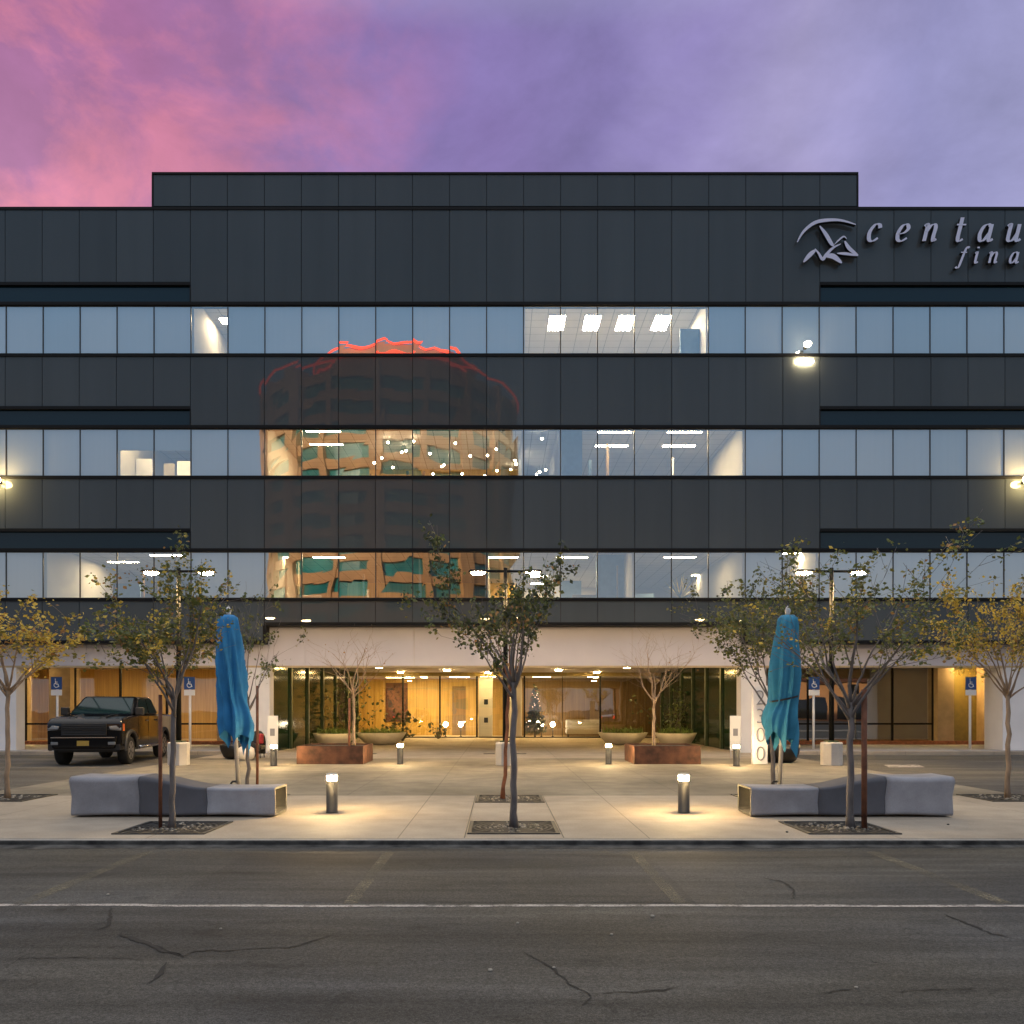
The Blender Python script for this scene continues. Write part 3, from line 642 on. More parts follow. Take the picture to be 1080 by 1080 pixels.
# soffit downlights (lit) over wings and recess, with fill lights added to brighten it
for x_, y_, z_, lb in ((-20, YW - .55, zw - .002, 'soffit downlight washing the far left pier'), (-14.0, YW - .45, zw - .002, 'soffit downlight over the left wing walk above the truck'), (14.4, YW - .45, zw - .002, 'soffit downlight over the right wing walk by the parking sign'), (19.6, YW - .55, zw - .002, 'soffit downlight washing the far right pier'), (-5.2, YS - 1.2, zt - .002, 'soffit downlight left of the entrance'), (AX - .75, YS - .7, zt - .002, 'soffit downlight over the entrance door'), (-2.6, YS - 3.6, zt - .002, 'added fill light under the soffit left of the entrance door'), (3.0, YS - 3.6, zt - .002, 'added fill light under the soffit right of the entrance door'), (-6.2, 33.6, zt - .002, 'added front fill light above the left rusted planter'), (6.6, 33.6, zt - .002, 'added front fill light above the right rusted planter'), (-5.6, YS - 6.5, zt - .002, 'added fill light above the left bowl planters'), (6.0, YS - 6.5, zt - .002, 'added fill light above the right bowl planters'), (5.2, YS - 1.2, zt - .002, 'soffit downlight right of the entrance')):
    t = thing('downlight', lb, 'downlight', (x_, y_, z_), 0, 'soffit downlights'); a = MB(); a.lathe([(.16, -.06), (.16, -.03)], n=16); a.build('lens', 'downs', t)
    a = MB(); a.lathe([(.2, -.029), (.2, -.001)], n=16); a.build('housing', 'plaster', t)
# facade lamps, and a glint built as a glowing globe
def wall_lamp(px, py, lb, kind):
    t = thing('wall_lamp', lb, 'wall lamp', (X(px), YF, Z(py)), 0)
    a = MB(); a.box(-.05, .05, -.24, -.04, -.05, .03); a.build('bracket', 'trim', t, bevel=.01)
    a = MB(); q_ = 1.7 if kind else 1.25; a.lathe([(r_ * q_, z_ * q_) for r_, z_ in ((.015, -.08), (.085, -.05), (.105, 0), (.085, .05), (.015, .08))], c=(0, -.36, .02), n=14); a.build('lamp_globe', 'flood' if kind else 'glintw', t)
    return t
M['glintw'] = emit('white glint glow', (1.0, .83, .6), 45)
wall_lamp(1, 509, 'bright amber floodlight on the facade at the left edge of the picture', 1)
wall_lamp(1078, 509, 'bright amber floodlight on the facade at the right edge of the picture', 1)
t = wall_lamp(848, 368, 'glowing globe standing in for a reflected glint below the sign at the top window sill', 0)  # globe and strip stand in for a bright reflection, no lamp hangs here
a = MB(); a.box(-.3, .3, -.1, -.04, -.50, -.40); a.build('glint_strip', 'tube', t, bevel=.02)

# ---------------------------------------------------------------- the lettered sign
def smooth_path(pts, n=7):
    if len(pts) < 3: return [Vector(p) for p in pts]
    P_ = [Vector(p) for p in pts]; out = []
    for i in range(len(P_) - 1):
        p0 = P_[max(i - 1, 0)]; p1 = P_[i]; p2 = P_[i + 1]; p3 = P_[min(i + 2, len(P_) - 1)]
        for k in range(n):
            t = k / n; out.append(.5 * ((2 * p1) + (p2 - p0) * t + (2 * p0 - 5 * p1 + 4 * p2 - p3) * t * t + (3 * p1 - p0 - 3 * p2 + p3) * t ** 3))
    out.append(P_[-1]); return out
GLY = {
 'c': [[(.60, .76), (.52, .95), (.28, .95), (.06, .55), (.12, .12), (.34, .02), (.60, .20)]],
 'e': [[(.10, .42), (.40, .50), (.58, .74), (.46, .96), (.22, .88), (.06, .48), (.12, .12), (.34, .02), (.62, .20)]],
 'n': [[(-.04, .86), (.12, .98), (.12, .5), (.12, .02)], [(.13, .55), (.3, .88), (.5, .96), (.6, .78), (.58, .3), (.62, .04), (.78, .14)]],
 't': [[(.2, 1.36), (.2, .8), (.2, .2), (.3, .02), (.5, .14)], [(-.02, .95), (.5, .95)]],
 'a': [[(.58, .84), (.42, .97), (.18, .84), (.05, .42), (.14, .06), (.34, .08), (.58, .5)], [(.6, .98), (.6, .5), (.6, .14), (.68, .02), (.84, .14)]],
 'u': [[(-.04, .86), (.12, .98), (.12, .5), (.14, .12), (.28, .02), (.46, .16), (.6, .5)], [(.6, .98), (.6, .5), (.6, .14), (.7, .02), (.84, .14)]],
 'r': [[(-.04, .86), (.14, .98), (.14, .5), (.14, .02)], [(.15, .55), (.32, .9), (.5, .96), (.56, .82)]],
 's': [[(.54, .78), (.42, .97), (.18, .92), (.12, .7), (.4, .42), (.48, .2), (.34, .02), (.12, .06), (.02, .22)]],
 'f': [[(.66, 1.34), (.52, 1.44), (.38, 1.2), (.26, .5), (.14, -.25), (0, -.42), (-.16, -.32)], [(.02, .95), (.56, .95)]],
 'i': [[(-.04, .86), (.12, .98), (.12, .5), (.13, .12), (.22, .02), (.36, .14)], [(.12, 1.3), (.13, 1.44)]],
 'l': [[(-.02, 1.36), (.12, 1.44), (.12, .6), (.13, .12), (.22, .02), (.36, .14)]],
}
def nib_letter(mb, strokes, s, nib=(.165, .04), mn=.05, depth=.22, shear=.24, oy=0.0):
    for q, st in enumerate(strokes):
        pts = smooth_path(st); n = len(pts); L_, R_ = [], []
        for i, p in enumerate(pts):
            d = (pts[min(i + 1, n - 1)] - pts[max(i - 1, 0)]); d = d.normalized() if d.length > 0 else Vector((0, 1)); pr = Vector((-d.y, d.x))
            nv = Vector(nib) * .5; w = abs(nv.dot(pr)) + mn * .5
            L_.append(p + pr * w); R_.append(p - pr * w)
        f = lambda p: (s * (p.x + shear * p.y), s * p.y)
        y0 = oy - q * .004; y1 = y0 + depth
        for i in range(n - 1):
            a, b, c, d = f(L_[i]), f(R_[i]), f(R_[i + 1]), f(L_[i + 1])
            mb.face([(a[0], y0, a[1]), (b[0], y0, b[1]), (c[0], y0, c[1]), (d[0], y0, d[1])], 0)
            mb.face([(d[0], y0, d[1]), (d[0], y1, d[1]), (a[0], y1, a[1]), (a[0], y0, a[1])], 1)
            mb.face([(b[0], y0, b[1]), (b[0], y1, b[1]), (c[0], y1, c[1]), (c[0], y0, c[1])], 1)
        for e in (0, n - 1):
            a, b = f(L_[e]), f(R_[e]); mb.face([(a[0], y0, a[1]), (b[0], y0, b[1]), (b[0], y1, b[1]), (a[0], y1, a[1])], 1)
S = thing('building_sign', 'pale lilac italic letters and archer emblem mounted on the top facade band', 'sign', (X(838), YF, Z(258)))
def letters(word, xs, zpy, size):
    for ch, px in zip(word, xs):
        mb = MB(); nib_letter(mb, GLY[ch], size, depth=.15, oy=-.22)
        o = mb.build('letter', ['letter', 'letterside'], S, loc=(X(px) - X(838), 0, Z(zpy) - Z(258)))
letters('centaurus', (911, 941, 969, 1002, 1027, 1056, 1087, 1112, 1144), 258.2, .62)
letters('financial', (1007, 1023, 1038, 1060, 1082, 1104, 1126, 1142, 1164), 281, .40)
# emblem: bow, raised arm and galloping body, as flat raised strokes
mb = MB()
def em(px, py): return Vector(((px - 838) / PXM, (258 - py) / PXM))
def ribbon(mb, pts, ws, oy, depth=.15):
    n = len(pts); L_, R_ = [], []
    for i, p in enumerate(pts):
        d = (pts[min(i + 1, n - 1)] - pts[max(i - 1, 0)]).normalized(); pr = Vector((-d.y, d.x)); L_.append(p + pr * ws[i]); R_.append(p - pr * ws[i])
    for i in range(n - 1):
        a, b, c, d = L_[i], R_[i], R_[i + 1], L_[i + 1]
        mb.face([(a.x, oy, a.y), (b.x, oy, b.y), (c.x, oy, c.y), (d.x, oy, d.y)], 0)
        mb.face([(d.x, oy, d.y), (d.x, oy + depth, d.y), (a.x, oy + depth, a.y), (a.x, oy, a.y)], 1)
        mb.face([(b.x, oy, b.y), (b.x, oy + depth, b.y), (c.x, oy + depth, c.y), (c.x, oy, c.y)], 1)
def rib(pp, w, k):
    pts = smooth_path([em(*p) for p in pp], 5); n = len(pts)
    ribbon(mb, pts, [w * (.25 + .75 * math.sin(math.pi * i / (n - 1))) for i in range(n)], -.22 - k * .004)
rib([(838.5, 259), (845, 248), (856, 239), (868, 236), (884, 236), (900, 240.5)], .06, 0)
rib([(862, 242), (868, 250), (874, 260), (877, 263)], .07, 1)
rib([(845, 280), (852, 272), (858, 267)], .075, 2)
rib([(857, 266), (861, 271), (865, 277), (869, 272), (876, 265), (884, 261)], .055, 3)
rib([(868, 274), (876, 274), (885, 281)], .095, 4)
rib([(888, 258), (893, 266), (902, 273)], .07, 5)
rib([(880, 271), (890, 271.5), (902, 273.5)], .05, 6)
rib([(877, 262), (882, 257), (887, 253.5), (890, 256)], .03, 7)
mb.build('emblem', ['letter', 'letterside'], S)

# ---------------------------------------------------------------- reflected tower across the street (behind the camera)
T = thing('office_tower', 'round brick tower with teal window bands and red roof edge, mirrored in the windows', 'tower', (-19, -93.6, 0))
def arc(r, n, a0, a1): return [(r * math.cos(a0 + (a1 - a0) * k / n), r * math.sin(a0 + (a1 - a0) * k / n)) for k in range(n + 1)]
mbB, mbG = MB(), MB()
TR, TH, fl = 22.0, 56.0, 3.55
nf = int(TH / fl)
for f_ in range(nf + 1):
    z0 = f_ * fl; zt_ = min(z0 + 1.55, TH); n = 48
    ring = [(math.cos(2 * math.pi * k / n), math.sin(2 * math.pi * k / n)) for k in range(n)]
    mbB.rings([[(TR * c, TR * s, z0) for c, s in ring], [(TR * c, TR * s, zt_) for c, s in ring]], 0, False, False, True)
    if z0 + fl <= TH:
        mbG.rings([[((TR - .5) * c, (TR - .5) * s, zt_) for c, s in ring], [((TR - .5) * c, (TR - .5) * s, z0 + fl) for c, s in ring]], 0, False, False, False)
for k in range(18):              # brick piers
    a = 2 * math.pi * (k + .5) / 18; c, s = math.cos(a), math.sin(a); w = .45 if k % 2 else 1.2
    t_ = Vector((-s, c, 0)) * w; o_ = Vector((c, s, 0))
    p = [o_ * (TR - 1) - t_, o_ * (TR + .25) - t_, o_ * (TR + .25) + t_, o_ * (TR - 1) + t_]
    mbB.hexa([(q.x, q.y, 0) for q in p] + [(q.x, q.y, TH - .2) for q in p])
mbB.lathe([(15, TH), (15, 61.3)], n=40)
mbB.build('tower_wall', 'brick', T); mbG.build('tower_glass', 'teglass', T)
def ringstrip(r, z, nm):
    a = MB(); n = 64
    rq = random.Random(int(z * 10))
    pts = [(r * math.cos(2 * math.pi * k / n), r * math.sin(2 * math.pi * k / n), z + rq.choice((0, 0, -.35, .3))) for k in range(n + 1)]
    a.tube(pts, .20, 6); a.build('edge_light', 'redled', T)
ringstrip(TR + .3, TH + .25, 0); ringstrip(15.2, 61.5, 0); ringstrip(15.2, 59.6, 0)

# ---------------------------------------------------------------- trees
def leaf(mb, p, size, rnd, mi):
    d = Vector((rnd.gauss(0, 1), rnd.gauss(0, 1), rnd.gauss(-.25, .8))).normalized(); u = d.orthogonal().normalized(); u = (Quaternion(d, rnd.uniform(0, 6.28)) @ u)
    s = size * rnd.uniform(.45, 1.45); w = s * .36; mid = p + d * s * .5; up = d.cross(u) * s * .08
    mb.face([p, mid + u * w + up, p + d * s, mid - u * w + up], mi)
def make_tree(label, base, top, trunk_h, r0, spread, limbs, nleaf, lsize, leafmats, seed, bark='bark', lean=(0, 0), leader=True, group=None, wts=None, cat='tree', droop=0.0, lowcut=None, avoid=None, bias=None, name='street_tree'):
    rnd = random.Random(seed); T_ = thing(name, label, cat, base, 0, group)
    wood_, lf = MB(), MB(); tips = []
    H = top - trunk_h
    def branch(p, d, length, r, depth):
        n = max(3, int(length / .16)); pts, rad = [p.copy()], [r]
        q = p.copy(); d = d.normalized()
        for i in range(n):
            d = (d + Vector((rnd.gauss(0, .10), rnd.gauss(0, .10), rnd.gauss(.035 - droop * depth * .06, .06)))).normalized()
            q = q + d * (length / n); pts.append(q.copy()); rad.append(max(.003, r * (1 - .72 * (i + 1) / n)))
            if depth < 3 and i >= n * .25 and rnd.random() < (.62 if depth == 1 else .58):
                ax = d.orthogonal().normalized(); ax = Quaternion(d, rnd.uniform(0, 6.28)) @ ax
                nd = (d * .75 + ax * rnd.uniform(.5, .85) + Vector((0, 0, .12))).normalized()
                branch(q, nd, length * rnd.uniform(.34, .6), max(.004, rad[-1] * .62), depth + 1)
            if depth >= 2 or i > n * .6: tips.append((q.copy(), depth))
        wood_.tube(pts, rad, 6 if depth < 2 else 4, 0)
    # trunk
    tp = [Vector((0, 0, 0))]; n = 10
    for i in range(1, n + 1): tp.append(Vector((lean[0] * (i / n) + rnd.gauss(0, .008), lean[1] * (i / n) + rnd.gauss(0, .008), trunk_h * i / n)))
    wood_.tube(tp, [r0 * (1.35 if i == 0 else 1.0 - .25 * i / n) for i in range(n + 1)], 10)
    end = tp[-1]
    if leader: branch(end, Vector((rnd.uniform(-.12, .12), rnd.uniform(-.1, .1), 1)), H * .92, r0 * .62, 1)
    for k in range(limbs):
        a = 2 * math.pi * (k + rnd.uniform(-.25, .25)) / limbs + seed; out = spread * rnd.uniform(.75, 1.1)
        bx = bias[0] if bias else 0
        d = Vector((math.cos(a) * out + bx, math.sin(a) * out * .8, H * rnd.uniform(.55, 1.0)))
        st = tp[-1] - Vector((0, 0, rnd.uniform(0, .25) * min(trunk_h, 1)))
        branch(st, d, d.length * rnd.uniform(.8, .98), r0 * rnd.uniform(.4, .55), 1)
    CL = 9 if nleaf > 100 else 1
    for _ in range(nleaf // CL):
        q0, dp = rnd.choice(tips); base_mi = rnd.choices(range(len(leafmats)), wts)[0] if wts else rnd.randrange(len(leafmats)); sg = rnd.uniform(.035, .085)
        for _k in range(CL):
            q = q0 + Vector((rnd.gauss(0, sg), rnd.gauss(0, sg), rnd.gauss(-.02, sg)))
            mi = base_mi if rnd.random() < .6 else (rnd.choices(range(len(leafmats)), wts)[0] if wts else rnd.randrange(len(leafmats))); leaf(lf, q, lsize, rnd, mi)
    zs = sorted(v[2] for v in (lf.v if nleaf > 100 else wood_.v)); zm = zs[int(len(zs) * .992)] if nleaf > 100 else zs[-1]
    xs = sorted(abs(v[0] - lean[0]) for v in (lf.v if nleaf > 100 else wood_.v)); xm = xs[int(len(xs) * .975)]
    kz, kx = min(1.3, H / (zm - trunk_h)), min(1.4, max(.6, spread / xm))
    def fit(v):
        if v[2] <= trunk_h * .8: return v
        f = min(1, (v[2] - trunk_h * .8) / (trunk_h * .35)); k2 = 1 + (kx - 1) * f
        return (lean[0] + (v[0] - lean[0]) * k2, v[1] * k2, v[2] if v[2] <= trunk_h else trunk_h + (v[2] - trunk_h) * kz)
    wood_.v = [fit(v) for v in wood_.v]; lf.v = [fit(v) for v in lf.v]
    if avoid:                    # an open gap in the crown
        keep = [i for i, f in enumerate(lf.f) if not (avoid[0] < lf.v[f[0]][0] + base[0] < avoid[1] and lf.v[f[0]][2] < avoid[2] and rnd.random() < .88)]
        lf.f = [lf.f[i] for i in keep]; lf.m = [lf.m[i] for i in keep]; lf.sm = [lf.sm[i] for i in keep]
    wood_.build('trunk', bark, T_)
    if lf.f: lf.build('crown', leafmats, T_)
    return T_
def stake(x, y, h, label, r=.025, lean=0.0, mt='stake'):
    a = MB(); a.tube([(0, 0, 0), (lean, 0, h)], r, 10); o = a.build('tree_stake', mt, loc=(x, y, 0)); tag(o, label, 'tree stake', 'tree support stakes')
    return o
make_tree('slender street tree with olive and yellow leaves at the left tree grate by the road', (-4.37, 11.4, 0), 3.88, 1.72, .042, .95, 8, 3900, .070, ['lf_olive', 'lf_green', 'lf_yellow', 'lf_rust'], 21, bark='bark', wts=[5, 6, 1.8, .9], lean=(.03, 0), avoid=(-3.85, -3.36, 2.95))
stake(-4.50, 11.35, 1.78, 'dark rusty stake beside the left front street tree')
make_tree('dark trunked leafy street tree at the centre grate nearest the road', (AX + .015, 11.45, 0), 3.82, 1.95, .05, 1.12, 8, 3500, .072, ['lf_dark', 'lf_green', 'lf_olive', 'lf_rust'], 33, bark='bark', wts=[5, 3, 2, .6])
make_tree('broad street tree with olive leaves at the right tree grate by the road', (4.70, 11.4, 0), 3.86, 1.68, .05, 1.5, 9, 4300, .066, ['lf_olive', 'lf_green', 'lf_yellow', 'lf_rust'], 47, bark='bark', wts=[5, 6, 1.3, .7], avoid=(3.55, 4.12, 2.9))
stake(4.84, 11.3, 1.85, 'thick rusty stake beside the right front street tree', .036)
make_tree('small yellow leaved tree at the far left edge beside the parking lot', (-8.72, 15.15, 0), 3.75, 2.0, .045, 1.15, 8, 2000, .078, ['lf_yellow', 'lf_olive', 'lf_rust'], 58, bark='barkw', wts=[6, 2.5, 1], bias=(.1, 0))
make_tree('thin sparse tree behind the left bench with a stake tied to it', (-4.47, 15.2, 0), 3.75, 1.75, .036, .95, 6, 800, .075, ['lf_green', 'lf_olive', 'lf_dark'], 64, bark='bark')
stake(-4.30, 15.2, 2.0, 'rusty stake tied to the thin tree behind the left bench')
make_tree('thin trunked tree at the rear centre grate behind the front tree', (AX - .12, 15.05, 0), 3.4, 2.1, .036, .55, 5, 300, .07, ['lf_dark', 'lf_green'], 71, bark='stake', lean=(.12, 0))
make_tree('dark leafy tree behind the right bench and beside the umbrella', (4.88, 15.2, 0), 4.0, 1.7, .042, 1.25, 9, 4200, .074, ['lf_dark', 'lf_olive', 'lf_green'], 85, bark='bark', wts=[3, 4, 3])
make_tree('yellow leaved vase shaped tree at the far right edge beside the parking lot', (9.07, 15.2, 0), 3.95, 1.9, .045, 1.3, 10, 4200, .078, ['lf_yellow', 'lf_olive', 'lf_rust'], 92, bark='barkw', wts=[6, 3, .7])
stake(9.33, 15.0, 2.0, 'thick orange rust stake at the far right edge beside the yellow tree', .042, mt='corten')
# bare trees in rusted planters
make_tree('leafless young tree standing in the left rusted planter', (-4.30, 25.3, .5), 3.55, 1.55, .05, 1.25, 6, 26, .06, ['lf_rust'], 104, bark='barkw', name='bare_tree')
make_tree('leafless pale tree standing in the right rusted planter', (4.60, 25.3, .5), 3.6, 1.35, .05, 1.3, 7, 12, .06, ['lf_rust'], 117, bark='barkw', name='bare_tree')
stake(-4.42, 25.25, 1.9, 'bright rusty stake beside the bare tree in the left planter', .035)

# tree grates
def grate(x, y, lb, w=1.18):
    t = thing('tree_grate', lb, 'tree grate', (x, y, 0)); a = MB(); h = w / 2
    a.face([(-h + .02, -h + .02, .004), (h - .02, -h + .02, .004), (h - .02, h - .02, .004), (-h + .02, h - .02, .004)]); a.build('pit', 'gratehole', t)
    a = MB()
    for (x0, x1, y0, y1) in ((-h, h, -h, -h + .05), (-h, h, h - .05, h), (-h, -h + .05, -h + .05, h - .05), (h - .05, h, -h + .05, h - .05)): a.box(x0, x1, y0, y1, .001, .016)
    n = 48
    for r0, r1 in ((.16, .19), (.23, .26), (.30, .33), (.37, .40), (.44, .47), (.51, .54)):
        for k in range(n):
            if k % 6 == 0 and r0 > .2: continue
            a0, a1 = 2 * math.pi * k / n, 2 * math.pi * (k + 1) / n
            a.face([(r0 * math.cos(a0), r0 * math.sin(a0), .014), (r1 * math.cos(a0), r1 * math.sin(a0), .014), (r1 * math.cos(a1), r1 * math.sin(a1), .014), (r0 * math.cos(a1), r0 * math.sin(a1), .014)])
    for k in range(8):
        an = 2 * math.pi * k / 8; d = Vector((math.cos(an), math.sin(an))); nn = Vector((-d.y, d.x)) * .015; p0, p1 = d * .16, d * (.54 if k % 2 == 0 else .7)
        a.face([(*(p0 - nn), .0155), (*(p1 - nn), .0155), (*(p1 + nn), .0155), (*(p0 + nn), .0155)])
    a.build('grille', 'grate', t)
    a = MB(); rnd = random.Random(int(x * 100))
    for _ in range(70):
        an, r = rnd.uniform(0, 6.28), rnd.uniform(.08, .5); s = rnd.uniform(.012, .028); c = (r * math.cos(an), r * math.sin(an))
        a.lathe([(s, 0), (s * .8, s * .5), (s * .2, s * .7)], c=(c[0], c[1], .006), n=5)
    a.build('gravel', 'pebble', t)['kind'] = 'stuff'
grate(-4.32, 11.4, 'square iron tree grate at the left front tree'); grate(AX, 11.42, 'square iron tree grate at the centre nearest the road'); grate(4.52, 11.4, 'square iron tree grate at the right front tree')
grate(AX, 15.05, 'square iron tree grate behind the centre front one'); grate(-8.75, 15.2, 'iron tree grate at the far left yellow tree'); grate(9.05, 15.2, 'iron tree grate at the far right yellow tree')
grate(-4.45, 15.2, 'iron tree grate hidden behind the left bench'); grate(4.88, 15.2, 'iron tree grate hidden behind the right bench')
for px, py, lb in ((391, 795, 'small dark drain slot left of the far bollards'), (516, 795, 'small dark drain slot left of the centre lamp base'), (549, 795, 'small dark drain slot right of the centre lamp base')):
    p = G(px, py); a = MB(); a.box(-.2, .2, -.12, .12, .001, .012); a.box(-.17, .17, -.09, -.03, .0125, .014); a.box(-.17, .17, .03, .09, .0125, .014); tag(a.build('floor_drain', 'grate', loc=p), lb, 'drain')

# ---------------------------------------------------------------- benches
def bench(x_low, x_high, lb, seed):
    # cross sections swept along x from the low open end to the high end
    t = thing('concrete_bench', lb, 'bench', ((x_low + x_high) / 2, 12.85, 0)); cx = (x_low + x_high) / 2
    L_ = x_high - x_low
    def sec(u):                  # u 0 low .. 1 high
        s = min(max((u - .34) / .33, 0), 1); s = s * s * (3 - 2 * s)
        h = .435 + .165 * s - .014 * math.sin(math.pi * min(max((u - .67) / .33, 0), 1)) - .01 * math.sin(math.pi * min(u / .34, 1))
        d = .36 - .02 * math.sin(math.pi * u); 
        lo = .02 + .028 * (0.5 - .5 * math.cos(4 * math.pi * u)) * .6
        pts = []
        rr = .04 + .035 * s
        def corner(cx_, cz_, a0, a1, r):
            for k in range(5): a = a0 + (a1 - a0) * k / 4; pts.append((cx_ + r * math.cos(a), cz_ + r * math.sin(a)))
        wv = .03 * math.sin(math.pi * u * 2)
        corner(d - rr, h - rr, 0, math.pi / 2, rr); corner(-d - .04 * s + rr, h - rr, math.pi / 2, math.pi, rr)
        pts.append((-d + .035 + wv * .4, h * .5))
        corner(-d + .01 + .05, lo + .05, math.pi, 1.5 * math.pi, .05); corner(d - .05, lo + .05, 1.5 * math.pi, 2 * math.pi, .05)
        return pts
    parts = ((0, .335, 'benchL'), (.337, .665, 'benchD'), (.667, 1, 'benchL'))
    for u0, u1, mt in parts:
        a = MB(); rings = []
        for k in range(13):
            u = u0 + (u1 - u0) * k / 12; x = x_low + L_ * u - cx + (.0 if k else 0)
            rings.append([(x, y, z) for y, z in sec(u)])
        if L_ < 0: rings = [list(reversed(r)) for r in rings]
        rings = [list(reversed(r)) for r in rings]
        a.rings(rings, 0, True, u0 > 0, u1 < 1 or True)
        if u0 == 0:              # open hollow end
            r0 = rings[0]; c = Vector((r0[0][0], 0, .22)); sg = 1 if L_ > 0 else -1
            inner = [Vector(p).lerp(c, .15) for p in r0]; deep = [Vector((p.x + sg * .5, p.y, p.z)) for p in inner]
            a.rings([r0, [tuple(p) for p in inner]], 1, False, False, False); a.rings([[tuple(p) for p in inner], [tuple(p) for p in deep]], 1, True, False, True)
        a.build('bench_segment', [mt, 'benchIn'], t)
bench(-3.28, -6.27, 'sculpted three part concrete bench at the left with its high end outward', 1)
bench(3.70, 6.66, 'sculpted three part concrete bench at the right with its high end outward', 2)

# ---------------------------------------------------------------- bollards
bol = None
for i, (x, y, lb) in enumerate(((-2.56, 13.1, 'lit bollard beside the left bench, nearest on the left'), (2.84, 13.1, 'lit bollard beside the right bench, nearest on the right'), (-2.82, 24.4, 'lit bollard right of the left rusted planter'), (3.14, 24.4, 'lit bollard left of the right rusted planter'), (-6.25, 23.7, 'lit bollard left of the left rusted planter'), (6.6, 23.7, 'lit bollard right of the right rusted planter'))):
    if bol is None:
        bol = thing('bollard_light', lb, 'bollard', (x, y, 0), 0, 'lit bollards on the plaza')
        a = MB(); a.lathe([(.095, 0), (.095, .012), (.088, .014), (.088, .49), (.03, .492)], n=24); a.build('post', 'steel', bol)
        a = MB(); a.lathe([(.075, .493), (.078, .57)], n=24, cap0=False, cap1=False); a.build('lens', 'lens', bol)
        a = MB(); a.lathe([(.092, .571), (.092, .592), (.07, .602)], n=24); a.build('cap', 'alu', bol)
    else:
        c = copy_tree(bol); c.location = (x, y, 0); c['label'] = lb

# ---------------------------------------------------------------- street lamps
lampo = None
for x, lb in ((-9.0, 'twin headed street lamp on a concrete base at the left behind the truck side'), (.19, 'twin headed street lamp on a concrete base in the middle behind the centre trees'), (9.36, 'twin headed street lamp on a concrete base at the right beside the parking lot')):
    if lampo is None:
        lampo = thing('street_lamp', lb, 'street lamp', (x, 24.0, 0), 0, 'twin headed lamps across the plaza')
        a = MB(); a.lathe([(.30, 0), (.30, .62), (.27, .65)], n=8); o_ = a.build('base', 'base', lampo, bevel=.015); o_.data.polygons.foreach_set('use_smooth', [False] * len(o_.data.polygons)); o_.rotation_euler = (0, 0, R(22.5))
        a = MB(); a.box(-.16, .16, -.16, .16, .651, .69); a.build('base_plate', 'greentrim', lampo, bevel=.01)
        a = MB(); a.tube([(0, 0, .69), (0, 0, 5.55)], [.075, .055], 14); a.build('pole', 'trim', lampo)
        a = MB(); a.box(-.55, .55, -.03, .03, 5.42, 5.48); a.build('arm', 'trim', lampo)
        for s in (-1, 1):
            a = MB(); a.hexa([(s * .77 - .27, -.16, 5.42), (s * .77 + .27, -.16, 5.42), (s * .77 + .27, .16, 5.42), (s * .77 - .27, .16, 5.42), (s * .77 - .22, -.12, 5.49), (s * .77 + .22, -.12, 5.49), (s * .77 + .22, .12, 5.49), (s * .77 - .22, .12, 5.49)])
            h = a.build('lamp_head', 'trim', lampo, bevel=.01)
            a = MB(); a.lathe([(.13, 5.365), (.19, 5.39), (.20, 5.415)], c=(s * .77, 0, 0), n=16); a.build('lens', 'lamp', h)
    else:
        c = copy_tree(lampo); c.location = (x, 24.0, 0); c['label'] = lb

# ---------------------------------------------------------------- planters and bowls
def planter(xc, lb):
    t = thing('rusted_planter', lb, 'planter', (xc, 25.35, 0)); a = MB(); w = .95
    a.box(-w, w, -w, -w + .04, .0, .52); a.box(-w, w, w - .04, w, 0, .52); a.box(-w, -w + .04, -w + .041, w - .041, 0, .519); a.box(w - .04, w, -w + .041, w - .041, 0, .519)
    a.build('box_wall', 'corten', t); a = MB(); a.box(-w + .041, w - .041, -w + .041, w - .041, .3, .48); a.build('soil', 'soil', t)
planter(-4.83, 'long rusted steel planter box on the left of the plaza'); planter(4.83, 'long rusted steel planter box on the right of the plaza')
def bowl(x, y, r, lb, seed, hgt=.55):
    t = thing('bowl_planter', lb, 'planter', (x, y, 0)); a = MB()
    h = hgt; a.lathe([(r * .5, 0), (r * .68, h * .12), (r * .86, h * .5), (r, h), (r * .94, h), (r * .82, h * .82)], n=36, cap1=False); a.build('bowl', 'bowl', t)
    a = MB(); a.lathe([(r * .01, h * .84), (r * .86, h * .82)], n=24, cap0=False, cap1=False); a.build('soil', 'soil', t)
    pl = thing('planter_grass', 'arching green grassy plants growing in the ' + lb, 'plant', (x, y, h * .83)); rnd = random.Random(seed); b = MB()
    for _ in range(420):
        an, rr = rnd.uniform(0, 6.28), r * .8 * math.sqrt(rnd.random()); p = Vector((rr * math.cos(an), rr * math.sin(an), 0)); d = Vector((rnd.gauss(0, .5), rnd.gauss(0, .5), 1)).normalized(); L_ = rnd.uniform(.15, .5); w = Vector((rnd.gauss(0, 1), rnd.gauss(0, 1), 0)).normalized() * .018
        q = p + d * L_ * .6; e = q + Vector((d.x * 1.8, d.y * 1.8, d.z * .3)).normalized() * L_ * .5
        mi = rnd.randrange(3); b.face([p - w, p + w, q + w * .8, q - w * .8], mi); b.face([q - w * .8, q + w * .8, e], mi)
    b.build('blades', ['lf_grass', 'lf_grass', 'lf_green'], pl)
bowl(-7.0 + .05, 36.0, .88, 'leftmost pale bowl planter by the green wall', 1); bowl(-5.25, 38.2, 1.12, 'wide pale bowl planter left of the entrance', 2, .52)
bowl(5.55, 38.2, 1.12, 'wide pale bowl planter right of the entrance', 3, .52); bowl(7.55, 36.4, .88, 'rightmost pale bowl planter by the green wall', 4)
